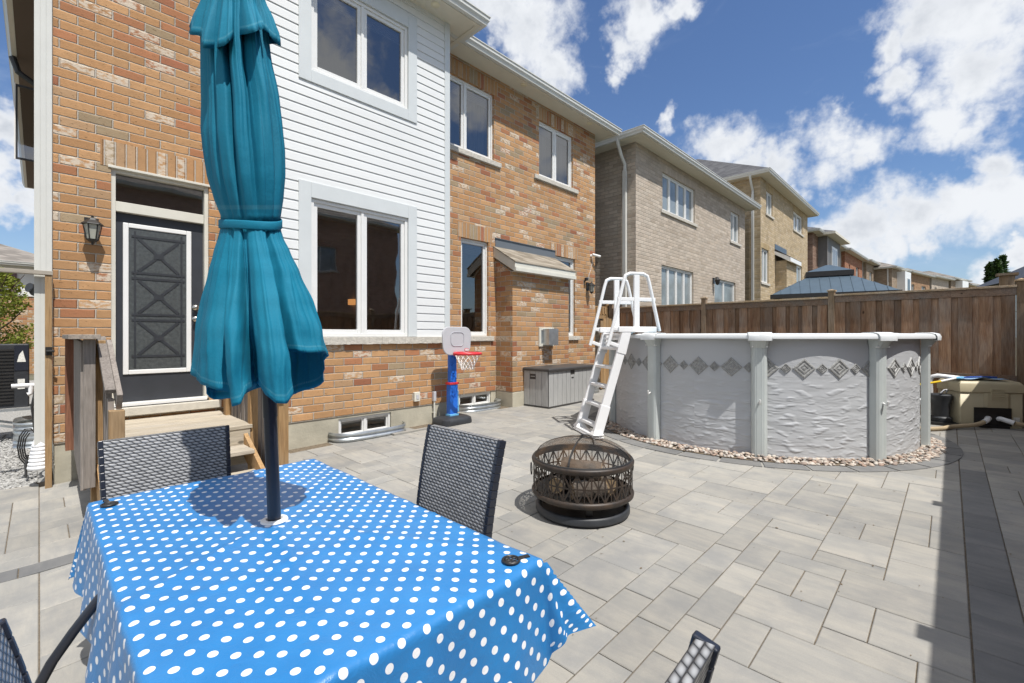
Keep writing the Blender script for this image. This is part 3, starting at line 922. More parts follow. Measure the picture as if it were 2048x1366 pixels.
# chimney box with little roof
q = MB()
cx0, cx1, cy = 6.155, 7.90, 5.91
q.poly([(cx0, cy, .40), (cx1, cy, .40), (cx1, cy, 2.80), (cx0, cy, 2.80)])
q.poly([(cx0, WY, .40), (cx0, cy, .40), (cx0, cy, 2.80), (cx0, WY, 3.15)]); q.poly([(cx1, cy, .40), (cx1, WY, .40), (cx1, WY, 3.15), (cx1, cy, 2.80)])
ch = q.build('chimney', M['brick'], house, normals=False)
q = MB(); q.box(cx0 + .0, cx1 - .0, cy - .006, WY, .0, .398); q.build('chimney_footing', M['concrete'], ch, bevel=.012)
q = MB()
rx0, rx1, ry = 6.07, 7.97, 5.76
q.mesh([(rx0, ry, 2.845), (rx1, ry, 2.845), (rx1, WY, 3.20), (rx0, WY, 3.20), (rx0, ry, 2.825), (rx1, ry, 2.825), (rx1, WY, 3.18), (rx0, WY, 3.18)],
       [(0, 1, 2, 3), (4, 5, 1, 0), (5, 6, 2, 1), (7, 4, 0, 3), (4, 7, 6, 5)])
q.build('chimney_roof', M['shingle'], ch)
q = MB()
q.box(rx0 + .01, rx1 - .01, ry + .012, ry + .035, 2.665, 2.823)
q.box(rx0 + .012, rx1 - .012, ry - .012, ry + .012, 2.665, 2.735)
for xx in (rx0 + .012, rx1 - .034):
    q.mesh([(xx + e, y, z) for e in (0, .022) for (y, z) in ((ry + .036, 2.665), (ry + .036, 2.835), (WY, 3.175), (WY, 2.99))],
           [(0, 1, 2, 3), (7, 6, 5, 4), (0, 4, 5, 1), (1, 5, 6, 2), (2, 6, 7, 3), (3, 7, 4, 0)])
q.build('fascia', M['cream'], ch, bevel=.003)
q = MB(); q.poly([(rx0 + .03, ry + .03, 2.668), (rx1 - .03, ry + .03, 2.668), (rx1 - .03, cy, 2.668), (rx0 + .03, cy, 2.668)])
q.poly([(rx0 + .03, cy, 2.668), (cx0, cy, 2.668), (cx0, WY, 2.97), (rx0 + .03, WY, 2.97)])
q.build('chimney_soffit', M['cream'], ch, normals=False)
q = MB(); q.box(6.13, 7.99, WY - .012, WY + .02, 3.175, 3.35); q.box(6.12, 8.0, WY - .03, WY + .02, 3.351, 3.362); q.build('flashing', mat('grey_flashing', (.13, .145, .16), .45), ch)
# vent
q = MB(); frame_ring(q, 6.90, 7.36, 1.25, 1.63, cy - .03, cy + .0, .055)
vt = q.build('vent', M['cream'], ch, bevel=.004)
q = MB(); q.box(6.955, 7.30, cy - .012, cy + .002, 1.305, 1.575); q.build('vent_plate', M['steel'], vt)
q = MB()
q.box(7.0, 7.006, cy - .19, cy - .01, 1.28, 1.60); q.box(7.0, 7.30, cy - .19, cy - .01, 1.60, 1.606); q.box(7.294, 7.30, cy - .19, cy - .01, 1.28, 1.60)
q.box(7.006, 7.10, cy - .196, cy - .19, 1.28, 1.60); q.box(7.10, 7.294, cy - .196, cy - .19, 1.28, 1.60)
q.build('vent_hood', M['steel'], vt)
# back door
dr = MB(); dy = WY + .105
dr.box(.565, 1.362, dy, dy + .045, .745, 2.80)
dob = dr.build('door', M['door'], house, bevel=.003)
q = MB(); frame_ring(q, .524, 1.402, .72, 3.243, WY + .03, WY + .12, .04, .02); q.box(.565, 1.36, WY + .05, WY + .12, 2.80, 2.905)
q.box(.50, 1.43, WY - .012, WY + .03, 3.236, 3.262)
q.build('door_frame', M['cream'], house, bevel=.003)
q = MB(); q.poly([(.56, WY + .09, 2.905), (1.37, WY + .09, 2.905), (1.37, WY + .09, 3.21), (.56, WY + .09, 3.21)]); q.build('transom', M['glass'], house, normals=False)
q = MB(); q.poly([(.56, WY + .16, 2.905), (1.37, WY + .16, 2.905), (1.37, WY + .16, 3.21), (.56, WY + .16, 3.21)]); q.build('transom_backing', M['dark_int'], house, normals=False)
q = MB(); frame_ring(q, .628, 1.245, 1.045, 2.695, dy - .016, dy, .048); q.build('door_light_frame', M['white'], dob, bevel=.006)
M['door_glass'] = mat('obscure_door_glass', (.075, .083, .083), .22, var=.25, vscale=30, spec=.8, bump=.25, bscale=120)
q = MB(); q.box(.675, 1.198, dy - .006, dy - .001, 1.09, 2.65); q.build('door_glass', M['door_glass'], dob)
q = MB()
gx0, gx1 = .76, 1.12
for k in range(3):
    a, b = 1.26 + k * .46, 1.26 + k * .46 + .36
    cxm, czm = (gx0 + gx1) / 2, (a + b) / 2
    for (p, r) in (((gx0, a), (gx1, b)), ((gx0, b), (gx1, a))):
        q.beam((p[0], dy - .009, p[1]), (r[0], dy - .009, r[1]), .028, .006, up=(0, 1, 0))
    q.box(cxm - .045, cxm + .045, dy - .014, dy - .007, czm - .03, czm + .03)
    for zz in (a - .02, b + .02): q.box(gx0 - .06, gx1 + .06, dy - .012, dy - .006, zz - .012, zz + .012)
for xx in (gx0 - .03, gx1 + .03): q.box(xx - .009, xx + .009, dy - .011, dy - .006, 1.12, 2.62)
q.build('glass_lattice', M['blackp'], dob)
for zz in (1.80, 1.665):
    q = MB(); q.lathe([(.001, 0), (.028, 0), (.03, .008), (.014, .014), (.014, .03), (.028, .04), (.03, .058), (.018, .07), (.001, .072)], 20)
    Mx = Matrix.Translation((1.283, dy, zz)) @ Matrix.Rotation(R(90), 4, 'X')
    q.v = [tuple(Mx @ Vector(p)) for p in q.v]
    q.build('door_knob', M['nickel'], dob, smooth=50)
q = MB(); q.box(.53, 1.39, WY + .02, WY + .10, .703, .745); q.build('threshold', M['white'], house, bevel=.006)
q = MB(); q.box(.437, 1.515, WY - .07, WY + .1, .612, .70); q.build('door_sill', mat('smooth_stone', (.56, .53, .46), .9, var=.1, vscale=12, bump=.3), house, bevel=.006)
# side downspout with ribbed flexible foot
q = MB()
for k in range(3): q.box(-.032 + k * .040, .006 + k * .040, 6.325, 6.40, .42, 6.42)
q.box(-.034, .088, 6.33, 6.395, .42, 6.42)
ds = q.build('downspout', M['gutter'], house)
q = MB(); prof = [(.05, .46)]
for k in range(7): prof += [(.060 + .005 * k, .42 - .035 * k), (.067 + .005 * k, .41 - .035 * k), (.067 + .005 * k, .40 - .035 * k), (.060 + .005 * k, .388 - .035 * k)]
q.lathe(prof, 20, (.012, 6.38, 0)); q.build('spout_foot', M['pvc'], ds, smooth=60)
# opened side casement
q = MB(); frame_ring(q, -.29, .09, 4.55, 5.85, 11.7, 11.74, .03); sw = q.build('side_window', M['blackp'], house)
q = MB(); q.box(-.302, -.285, 11.685, 11.70, 4.53, 5.86); q.build('sash_edge', M['white'], sw)
q = MB(); q.poly([(-.28, 11.72, 4.57), (-.02, 11.72, 4.57), (-.02, 11.72, 5.83), (-.28, 11.72, 5.83)]); q.build('pane', M['glass'], sw, normals=False)

# small things fixed to the wall
def lantern(x, z, label, right=False):
    r = thing('wall_lantern', label, 'wall lantern', (x, WY, z), 0, None)
    q = MB(); Lc = lambda p: p
    q.box(-.055, .055, -.025, 0, -.10, .10); q.tube([(0, -.02, .03), (0, -.08, .07), (0, -.13, .10), (0, -.13, .04)], .009, 8)
    q.build('bracket', M['black'], r, local=True, bevel=.006)
    q = MB()
    q.lathe([(.001, .105), (.012, .10), (.01, .085), (.03, .075), (.045, .055), (.085, .02), (.088, .012), (.03, .012)], 6, (0, -.13, 0))
    q.lathe([(.045, -.145), (.05, -.135), (.03, -.16), (.012, -.17), (.008, -.19), (.001, -.195)], 6, (0, -.13, 0))
    for k in range(6):
        an = k * math.pi / 3
        q.beam((.072 * math.cos(an), -.13 + .072 * math.sin(an), .012), (.046 * math.cos(an), -.13 + .046 * math.sin(an), -.14), .008, .008)
    q.build('cap', M['black'], r, local=True)
    q = MB(); q.lathe([(.04, -.135), (.066, .011)], 6, (0, -.13, 0)); q.build('lamp_glass', M['lead_glass'], r, local=True)
    return r
lantern(.372, 2.575, 'black wall lantern on the brick to the left of the black back door')
lantern(9.24, 2.66, 'small black wall lantern at the far right end of the orange brick wall')
sn = MB(); sn.box(9.08, 9.16, WY - .10, WY - .03, 2.80, 2.86); sn.tube([(9.12, WY, 2.78), (9.12, WY - .05, 2.80)], .02, 8)
tag(sn.build('motion_sensor', M['blackp'], bevel=.006), 'black motion sensor head just above the right hand wall lantern', 'sensor')
r = thing('security_camera', 'white bullet security camera high near the end of the brick wall', 'camera', (9.40, WY, 3.43))
q = MB(); q.lathe([(.035, 0), (.035, .012), (.012, .02), (.012, .05)], 16)
Mx = Matrix.Rotation(R(90), 4, 'X'); q.v = [tuple(Mx @ Vector(p)) for p in q.v]; q.build('mount', M['white'], r, local=True, smooth=40)
q = MB(); q.tube([(-.03, -.06, .02), (.16, -.16, -.02)], .032, 14); q.build('body', M['white'], r, local=True, smooth=40)
q = MB(); q.tube([(.157, -.158, -.019), (.166, -.163, -.021)], .026, 14); q.build('lens', M['black'], r, local=True, smooth=40)
q = MB(); q.tube([(.05, -.02, -.02), (.04, -.01, -.15), (-.02, -.01, -.35), (-.10, -.01, -.48), (-.12, -.01, -.62)], .004, 6); q.build('cable', M['white'], r, local=True, smooth=60)
r = thing('outlet_box', 'small cream outdoor outlet box low on the brick wall', 'outlet', (3.935, BY, .55))
q = MB(); q.box(-.05, .05, -.045, 0, -.07, .07); q.build('cover', M['cream'], r, local=True, bevel=.006)
q = MB(); q.box(-.02, .025, -.05, -.046, -.035, .03); q.build('socket', M['greyp'], r, local=True)
r = thing('conduit', 'grey conduit pipe rising up the foundation to a small box', 'pipe', (4.255, BY, .1))
q = MB(); q.tube([(0, -.03, 0), (0, -.03, .36)], .014, 10); q.box(-.02, .02, -.04, 0, .17, .185); q.build('pipe', M['cream'], r, local=True, smooth=40)
q = MB(); q.box(-.025, .025, -.055, -.002, .35, .50); q.build('junction_box', M['greyp'], r, local=True, bevel=.008)

def well(label, x0, x1, y, dep, z0, z1, side=False):
    pts = []
    n = 40
    for i in range(n + 1):
        u = -1 + 2 * i / n
        e = max(0, 1 - abs(u) ** 4) ** .5
        pts.append(((x0 + x1) / 2 + u * (x1 - x0) / 2, y - dep * e))
    q = MB(); m = 14
    for i in range(n):
        for j in range(m):
            def P(i, j):
                (x, yy) = pts[i]; cxm = (x0 + x1) / 2
                z = z0 + (z1 - z0) * j / m
                o = .012 * math.cos(z / .062 * 2 * math.pi) + (.012 if j == m else 0)
                d = Vector(((x - cxm) / max(.1, (x1 - x0) / 2) ** 1, (yy - y) / dep)); d.normalize()
                X, Y2 = x + d.x * o, min(y, yy + d.y * o)
                if side: return (SX - (y - Y2), X, z)
                return (X, Y2, z)
            q.poly([P(i, j), P(i + 1, j), P(i + 1, j + 1), P(i, j + 1)])
    return tag(q.build('window_well', M['steel'], smooth=60, weld=True, solid=.004), label, 'window well')
well('long galvanised window well below the basement window left of the toy hoop', 2.60, 3.70, BY, .27, .05, .215)
well('galvanised window well behind the toy basketball hoop', 5.12, 6.12, WY, .33, .08, .255)
well('galvanised window well behind the white pool ladder near the gate', 8.35, 9.35, WY, .42, .08, .32)
well('grey galvanised window well in the gravel of the side yard', 8.6, 9.5, 0, .33, -.05, .33, side=True)
# slabs around well 1
q = MB()
q.box(3.35, 3.95, 5.45, 5.52, .07, .128); tag(q.build('edging_stone', M['paver']), 'pale edging stone lying along the front of the long window well', 'stone')

# ------------------------------------------------------------------ back steps (landing, stairs, rails)
st = thing('wooden_steps', 'wooden landing with weathered railings and steps below the black door', 'steps', (.9, 5.7, 0))
q = MB()
y = 6.35
while y > 5.12:
    q.box(.30, 1.50, y - .138, y - .004, .535, .57, random.uniform(.02, 1)); y -= .14
q.build('deck_board', M['cedar_x'], st, bevel=.003)
q = MB(); q.box(.32, 1.48, 5.10, 5.14, .38, .534, .3); q.box(.32, .36, 5.14, 6.33, .38, .534, .5); q.box(1.44, 1.48, 5.14, 6.33, .38, .534, .7); q.box(.34, 1.46, 5.09, 5.1, .19, .376, .6)
q.build('rim_board', M['cedar_x'], st)
for k, (ya, yb, z) in enumerate(((4.79, 5.10, .38), (4.48, 4.79, .20))):
    q = MB()
    q.box(.36, 1.43, ya, (ya + yb) / 2 - .004, z - .035, z, .2 + k * .3); q.box(.36, 1.43, (ya + yb) / 2 + .004, yb - .003, z - .035, z, .8 - k * .3)
    q.build('tread', M['cedar_x'], st, bevel=.003)
for xx in (.34, 1.44):
    q = MB(); q.beam((xx, 5.15, .40), (xx, 4.40, .03), .038, .20, a=.4); q.build('stringer', M['cedar'], st)
def post(x, y, z0, z1, s=.09, m='cedar', nm='post'):
    q = MB(); q.box(x - s / 2, x + s / 2, y - s / 2, y + s / 2, z0, z1, random.uniform(.1, 1)); return q.build(nm, M[m], st, bevel=.004)
q = MB(); q.box(.168, .235, 5.90, 5.94, .40, 1.44, .4); q.box(.168, .26, 5.94, 6.0, .42, 1.44, .7); q.build('end_board', M['red_wood'], st)
q = MB(); y = 5.86; k = 0
while y > 4.90:
    q.box(.222, .256, y - .075, y, .385 - .012 * k, 1.44 - .002 * k, random.uniform(.02, 1)); y -= .093; k += 1
q.build('balusters', M['grey_wood'], st, bevel=.002)
q = MB(); q.box(.15, .33, 4.72, 6.02, 1.442, 1.478, .5); q.build('top_rail', M['grey_wood_y'], st, bevel=.003)
post(.272, 4.86, .28, 1.44, .07, 'grey_wood')
post(.335, 5.03, .10, 1.43, .088, 'cedar')
post(.395, 4.42, 0, .92, .088, 'cedar')
q = MB(); q.beam((.355, 5.10, 1.45), (.36, 4.42, 1.06), .06, .035, a=.3); q.beam((.405, 5.10, 1.38), (.41, 4.40, .98), .034, .13, a=.8); q.build('hand_rail', M['grey_wood'], st, bevel=.004)
q = MB()
for k in range(3): q.box(.35, .385, 4.72 - k * .14 + .02, 4.80 - k * .14 + .02, .25, 1.16 - .08 * k, .2 + .3 * k)
q.build('balusters', M['grey_wood'], st)
post(1.50, 5.92, .40, 1.42, .088, 'cedar'); post(1.53, 5.16, .02, 1.42, .088, 'cedar')
q = MB()
for k in range(5): q.box(1.50, 1.534, 5.76 - k * .13, 5.84 - k * .13, .40, 1.42, .1 + .19 * k)
q.build('balusters', M['grey_wood'], st)
q = MB(); q.box(1.43, 1.60, 5.08, 6.02, 1.442, 1.478, .5); q.build('top_rail', M['grey_wood_y'], st)
post(1.56, 4.46, 0, .95, .088, 'cedar')
q = MB()
for k in range(4): q.box(1.53, 1.565, 4.94 - k * .125, 5.03 - k * .125, .12, 1.2 - .07 * k, .15 + .2 * k)
q.build('balusters', M['grey_wood'], st)
q = MB(); q.beam((1.50, 5.10, 1.42), (1.50, 4.34, .97), .09, .05, a=.3); q.build('hand_rail', M['grey_wood'], st)

# ------------------------------------------------------------------ side yard at the left
r = thing('gate_frame', 'slim cedar post with a top rail at the left corner of the house', 'gate frame', (-.02, 6.27, 0))
q = MB(); q.box(.038, .086, 6.24, 6.28, -.02, 2.05, .3); q.build('post', M['cedar'], r, bevel=.003)
q = MB(); q.box(-1.1, .092, 6.23, 6.30, 2.052, 2.09, .6); q.build('top_rail', M['grey_wood_x'], r, bevel=.003)
q = MB(); q.box(.04, .088, 6.225, 6.239, 1.28, 1.36); q.tube([(.05, 6.22, 1.32), (.10, 6.2, 1.32)], .012, 8); q.build('latch', M['black'], r)
r = thing('air_conditioner', 'dark grey air conditioner condenser on a wall bracket in the side yard', 'air conditioner', (-.6, 9.6, .45))
q = MB(); q.box(-1.05, -.10, 9.4, 9.8, .46, 1.35); q.build('casing', M['blackp'], r, bevel=.012)
q = MB()
for k in range(17): q.box(-1.03, -.245, 9.382, 9.399, .52 + k * .046, .545 + k * .046)
q.build('louvres', M['black'], r)
q = MB(); q.box(-.24, -.105, 9.392, 9.399, .98, 1.33); q.build('service_panel', M['tube'], r)
q = MB(); q.mesh([(-.215, 9.39, 1.10), (-.13, 9.39, 1.10), (-.16, 9.39, 1.26), (-.195, 9.39, 1.20)], [(0, 1, 2, 3)]); q.build('emblem', M['sticker'], r, normals=False)
q = MB(); q.box(-.21, -.14, 9.39, 9.397, .72, .86); q.build('label', M['sticker'], r)
q = MB(); q.box(-1.1, .0, 9.36, 9.40, .42, .455); q.box(-1.1, .0, 9.8, 9.84, .42, .455); q.beam((-.95, 9.38, .42), (-.01, 9.38, .12), .03, .03); q.beam((-.95, 9.82, .42), (-.01, 9.82, .12), .03, .03); q.build('bracket', M['steel'], r)
r = thing('condensate_pipe', 'white plastic pipe with an elbow at the corner downspout', 'pipe', (-.1, 7.0, .9))
q = MB(); q.tube([(-.20, 7.0, .945), (.0, 7.0, .945)], .022, 12); q.tube([(-.06, 7.0, .94), (-.06, 7.0, .86), (-.085, 7.0, .85)], .022, 12); q.build('pipe', M['pvc'], r, smooth=50)
q = MB()
for k in range(4):
    q.tube([(-.05 - .01 * k + .055 * math.cos(a / 10 * 6.283 * 1) * (1 + .1 * k), 6.72 + .02 * k, .34 + (.15 + .012 * k) * math.sin(a / 10 * 6.283)) for a in range(10)], .006, 8, closed=True)
q.tube([(-.02, 6.75, .95), (-.05, 6.72, .75), (-.03, 6.72, .5)], .012, 8); q.tube([(-.08, 6.74, .26), (-.095, 6.7, .16), (-.09, 6.66, .05)], .010, 8)
tag(q.build('cable_coil', M['black'], smooth=60), 'coil of black cable hanging by the corner downspout', 'cable')
r = thing('floodlight', 'small two headed floodlight on the side wall by the corner', 'floodlight', (-.03, 7.0, 1.96))
q = MB(); q.tube([(-.02, 7.0, 1.96), (-.075, 6.96, 1.975)], [.035, .05], 14); q.tube([(-.01, 7.0, 1.95), (-.03, 6.93, 1.925)], [.035, .045], 14); q.build('lamp_head', M['blackp'], r, smooth=40)
q = MB(); q.box(-.02, .0, 6.96, 7.04, 1.93, 2.0); q.build('base', M['blackp'], r)
q = MB(); q.box(-.01, .092, 12.0, 12.1, .2, 5.9); q.tube([(-.33, 12.05, 6.44), (-.26, 12.05, 6.2), (.04, 12.05, 6.0)], .05, 8)
q.build('rear_downspout', M['blackp'], house)

# ------------------------------------------------------------------ pool
def poolmat():
    m = bpy.data.materials.new('pool_wall'); m.use_nodes = True
    t = NT(m.node_tree)
    b = t.n('BsdfPrincipled'); o = t.n('OutputMaterial'); t.nt.links.new(b.outputs[0], o.inputs[0])
    P = t.n('TexCoord').outputs['Object']
    s = t.sep(P)
    ang = t.math('ARCTAN2', s[1], s[0])
    U = t.math('MULTIPLY', ang, 1.94)
    Z = s[2]
    w1 = t.noise(t.xyz(t.math('MULTIPLY', U, 2.6), t.math('MULTIPLY', Z, 8.5), 0), 1.3, 2, .4, .2)
    ph = t.math('MULTIPLY_ADD', w1, 26.0, t.math('MULTIPLY', Z, 105.0))
    fine = t.math('SINE', t.math('ADD', ph, t.math('MULTIPLY', t.math('SINE', t.math('MULTIPLY', U, 13.0)), .8)))
    bumps = t.noise(t.xyz(t.math('MULTIPLY', U, 5.5), t.math('MULTIPLY', Z, 13.0), 3.0), 1.3, 1, .4)
    bm = t.maprange(bumps, .50, .80, 0, 1, True)
    amt = t.maprange(Z, .35, 1.25, 1.0, .12, True)
    fm = t.maprange(t.noise(t.xyz(t.math('MULTIPLY', U, 2.0), t.math('MULTIPLY', Z, 5.0), 5.0), 1.7, 2), .35, .65, 0, 1, True)
    h = t.math('ADD', t.math('MULTIPLY', t.math('MULTIPLY', fine, fm), .13), t.math('MULTIPLY', w1, 2.2))
    h = t.math('ADD', h, t.math('MULTIPLY', bm, 1.5))
    h = t.math('MULTIPLY', h, amt)
    c = t.mix(t.maprange(h, .3, 2.6), (.46, .47, .48), (.53, .545, .565))
    t.set(b.inputs['Base Color'], c)
    b.inputs['Roughness'].default_value = .5
    bp = t.n('Bump'); bp.inputs['Strength'].default_value = .46; bp.inputs['Distance'].default_value = .014
    t.set(bp.inputs['Height'], h)
    t.nt.links.new(bp.outputs[0], b.inputs['Normal'])
    return m
M['pool_wall'] = poolmat()
PZ = .128
pool = thing('above_ground_pool', 'round pale grey above ground pool with a diamond band and ten uprights', 'pool', (PC[0], PC[1], PZ))
q = MB(); n = 144
for k in range(n):
    a, b = 2 * math.pi * k / n, 2 * math.pi * (k + 1) / n
    q.poly([(1.94 * math.cos(a), 1.94 * math.sin(a), -.02), (1.94 * math.cos(b), 1.94 * math.sin(b), -.02), (1.94 * math.cos(b), 1.94 * math.sin(b), 1.31), (1.94 * math.cos(a), 1.94 * math.sin(a), 1.31)])
q.build('wall', M['pool_wall'], pool, local=True, smooth=180, weld=True, normals=False)
M['liner'] = mat('pool_liner', (.10, .33, .45), .4, var=.2, vscale=6)
q = MB(); q.lathe([(1.93, 1.31), (1.93, .02), (.01, .02)], 72, caps=False); q.build('liner', M['liner'], pool, local=True, smooth=60, normals=False)
M['water'] = mat('water', (.08, .30, .40), .03, spec=.7, bump=.08, bscale=3)
q = MB(); q.lathe([(.01, 1.14), (1.929, 1.14)], 72, caps=False); q.build('water', M['water'], pool, local=True, normals=False)
NP = 10
A0 = R(-159.8)
def pol(r, a, z): return (r * math.cos(a), r * math.sin(a), z)
for k in range(NP):
    a = A0 + k * 2 * math.pi / NP
    a2 = a + 2 * math.pi / NP
    ca, sa = math.cos(a), math.sin(a)
    Mx = Matrix.Rotation(a, 4, 'Z')
    q = MB()
    hw = .080
    prof = []
    m = 14
    for i in range(m + 1):
        u = -1 + 2 * i / m
        prof.append((1.975 + .055 * (max(0, 1 - abs(u) ** 3.2)) ** .5 + (.0035 if i % 2 else 0), u * hw))
    prof = [(1.945, -hw)] + prof + [(1.945, hw)]
    P = [(x, y) for x, y in prof]
    q.prism(P, -.03, 1.225, lambda u, v, w: tuple(Mx @ Vector((u, v, w))))
    up = q.build('upright', M['pool_frame'], pool, local=True, smooth=35)
    q = MB()
    lo = [(x, y * 1.0) for x, y in prof]; hi = [(1.945 + (x - 1.945) * 1.9 + .0, y * 1.32) for x, y in prof]
    nn = len(lo)
    pts = [tuple(Mx @ Vector((x + .004, y * 1.02, 1.205))) for x, y in lo] + [tuple(Mx @ Vector((x, y, 1.315))) for x, y in hi]
    q.mesh(pts, [(i, i + 1, nn + i + 1, nn + i) for i in range(nn - 1)] + [tuple(range(nn))[::-1]])
    q.build('bracket', M['pool_frame'], up, local=True, smooth=35)
    q = MB()
    for sgn in (-1, 1):
        q.tube([tuple(Mx @ Vector((2.0, sgn * .07, 1.22))), tuple(Mx @ Vector((2.045, sgn * .07, 1.22)))], .008, 8)
    q.build('screws', M['white'], up, local=True)
    # top rail segment (straight between caps)
    q = MB()
    p0, p1 = Vector(pol(1, a, 0)), Vector(pol(1, a2, 0))
    sect = [(1.90, 1.345), (1.93, 1.362), (2.06, 1.366), (2.105, 1.352), (2.118, 1.325), (2.115, 1.305), (2.09, 1.305), (2.06, 1.32), (1.93, 1.318)]
    ns = len(sect)
    pts = [tuple(p0 * r + Vector((0, 0, z))) for r, z in sect] + [tuple(p1 * r + Vector((0, 0, z))) for r, z in sect]
    q.mesh(pts, [(i, (i + 1) % ns, ns + (i + 1) % ns, ns + i) for i in range(ns)])
    q.build('top_rail', M['pool_rail'], pool, local=True, smooth=40)
    q = MB()
    cs = [(1.88, 1.352), (1.93, 1.372), (2.06, 1.376), (2.115, 1.362), (2.130, 1.33), (2.127, 1.287), (2.10, 1.287)]
    W2 = .118
    nc = len(cs); pts = []
    for v in (-W2, -W2 * .9, 0, W2 * .9, W2):
        sc_ = .992 if abs(v) == W2 else 1
        pts += [tuple(Mx @ Vector((1.9 + (r - 1.9) * sc_ - abs(v) * .30, v, z * (1 if abs(v) < W2 else .9985)))) for r, z in cs]
    fs = [(j * nc + i, j * nc + i + 1, (j + 1) * nc + i + 1, (j + 1) * nc + i) for j in range(4) for i in range(nc - 1)]
    q.mesh(pts, fs)
    q.build('top_cap', M['pool_rail'], pool, local=True, smooth=50, solid=.004)
    if k in (0, 1, 9):
        q = MB(); q.tube([tuple(Mx @ Vector((2.03, 0, .62))), tuple(Mx @ Vector((2.075, 0, .60))), tuple(Mx @ Vector((2.078, 0, .645)))], .010, 8)
        q.build('hook', M['white'], up, local=True, smooth=60)
# embossed diamond band
q = MB()
k = 0
DA = R(11.9); DO = R(-146.8)
def diam(a, zc, hw, hh, r0):
    def P(u, v, d):
        an = a + u / 1.94
        return ((1.94 + d) * math.cos(an), (1.94 + d) * math.sin(an), zc + v)
    rings_ = [(1.0, .001), (.93, .012), (.78, .013), (.72, .005), (.56, .005), (.50, .011), (.36, .011), (.30, .004), (.0, .012)]
    pts = []; fs = []
    for s_, d in rings_:
        for (u, v) in ((hw, 0), (0, hh), (-hw, 0), (0, -hh)): pts.append(P(u * s_, v * s_, d))
    for i in range(len(rings_) - 1):
        for j in range(4): fs.append((i * 4 + j, i * 4 + (j + 1) % 4, (i + 1) * 4 + (j + 1) % 4, (i + 1) * 4 + j))
    q.mesh(pts, fs)
for k in range(34):
    a = DO + k * 2 * math.pi / 34
    diam(a, .985, .116, .112, 0); diam(a + math.pi / 34, .985, .058, .058, 0)
q.build('border_pattern', M['diamond'], pool, local=True)

# ------------------------------------------------------------------ pool ladder
LA = R(147.5)
lx, ly = PC[0] + 2.06 * math.cos(LA), PC[1] + 2.06 * math.sin(LA)
lad = thing('pool_ladder', 'white plastic A-frame pool ladder straddling the pool edge', 'ladder', (lx, ly, PZ), LA)
# local frame: +x outwards from the pool, y along the rim
for sy in (-1, 1):
    yy = sy * .29
    q = MB()
    q.beam((.50, yy, .02), (.10, yy, 1.30), .045, .115, up=(1, 0, 0)); q.beam((.505, yy, .0), (.375, yy, .42), .058, .135, up=(1, 0, 0)); q.beam((.155, yy, 1.10), (.07, yy, 1.42), .06, .13, up=(1, 0, 0))
    stl = q.build('stile', M['pvc'], lad, local=True, bevel=.008)
    q = MB()
    for k in range(9):
        for s2 in (-1, 1):
            u = .03 + k * .045
            p = Vector((.505 - .130 * u / .42 + s2 * .045, yy - .030, u + .02)); q.box(p.x - .005, p.x + .005, p.y - .001, p.y + .001, p.z - .005, p.z + .005)
    q.build('holes', M['greyp'], stl, local=True)
    q = MB()
    zt = 2.17
    pts = [(.34, yy, 1.20), (.30, yy, 1.33), (.115, yy, zt - .12), (.085, yy, zt - .03), (.02, yy, zt), (-.17, yy, zt), (-.235, yy, zt - .03), (-.265, yy, zt - .12), (-.42, yy, 1.40)]
    P2 = []
    for i in range(len(pts) - 1):
        a, b = Vector(pts[i]), Vector(pts[i + 1])
        for s_ in range(4): P2.append(a.lerp(b, s_ / 4))
    P2.append(Vector(pts[-1]))
    q.tube(P2, .023, 12)
    hr = q.build('handrail', M['pvc'], lad, local=True, smooth=60)
    q = MB(); q.box(-.115, -.035, yy - .018, yy + .018, 1.40, zt - .015); q.build('centre_post', M['pvc'], hr, local=True, bevel=.006)
    q = MB(); q.box(.20, -.355, yy - .012, yy + .012, 1.80, 1.85); q.build('cross_bar', M['pvc'], hr, local=True, bevel=.006)
    q = MB()
    q.box(.20, -.36, yy - .035, yy + .035, 1.385, 1.46); q.beam((.33, yy, 1.25), (.18, yy, 1.20), .03, .05); q.beam((.29, yy, 1.44), (.20, yy, 1.425), .03, .05)
    q.box(-.20, -.32, yy - .02, yy + .02, 1.30, 1.385)
    q.build('deck_bracket', M['pvc'], lad, local=True, bevel=.008)
q = MB(); q.box(.0, -.33, -.28, .28, 1.395, 1.43)
for k in range(9): q.box(-.02 - k * .034, -.034 - k * .034, -.27, .27, 1.431, 1.436)
q.build('platform', M['pvc'], lad, local=True, bevel=.005)
for k in range(5):
    u = (.0, .255, .51, .765, 1.02)[k] + .16
    x = .50 - .40 * u / 1.28
    q = MB()
    q.box(x - .055, x + .055, -.27, .27, u - .035, u + .0)
    for j in range(10): q.box(x - .05, x + .05, -.25 + j * .053, -.225 + j * .053, u + .0005, u + .006)
    q.build('tread', M['pvc'], lad, local=True, bevel=.01)
q = MB()
for (a, b, z0, z1, e) in ((.43, .58, 0, .022, .37), (.44, .57, .022, .05, .33)): q.box(a, b, -e, e, z0, z1)
for sy in (-1, 1): q.mesh([(x, sy * .29 + y, z) for z, s_ in ((.05, .075), (.10, .04)) for x, y in ((.50 - s_, -s_), (.50 + s_, -s_), (.50 + s_, s_), (.50 - s_, s_))], [(4, 5, 6, 7), (0, 1, 5, 4), (1, 2, 6, 5), (2, 3, 7, 6), (3, 0, 4, 7)])
q.build('foot_base', M['pvc'], lad, local=True, bevel=.006)
for sy in (-1, 1):
    q = MB(); q.beam((-.42, sy * .25, .15), (-.25, sy * .25, 1.38), .04, .10, up=(1, 0, 0)); q.build('inner_stile', M['pvc'], lad, local=True)
q = MB()
for k in range(4): q.box(.10, .14, -.27, .27, 1.16 + k * .06, 1.19 + k * .06)
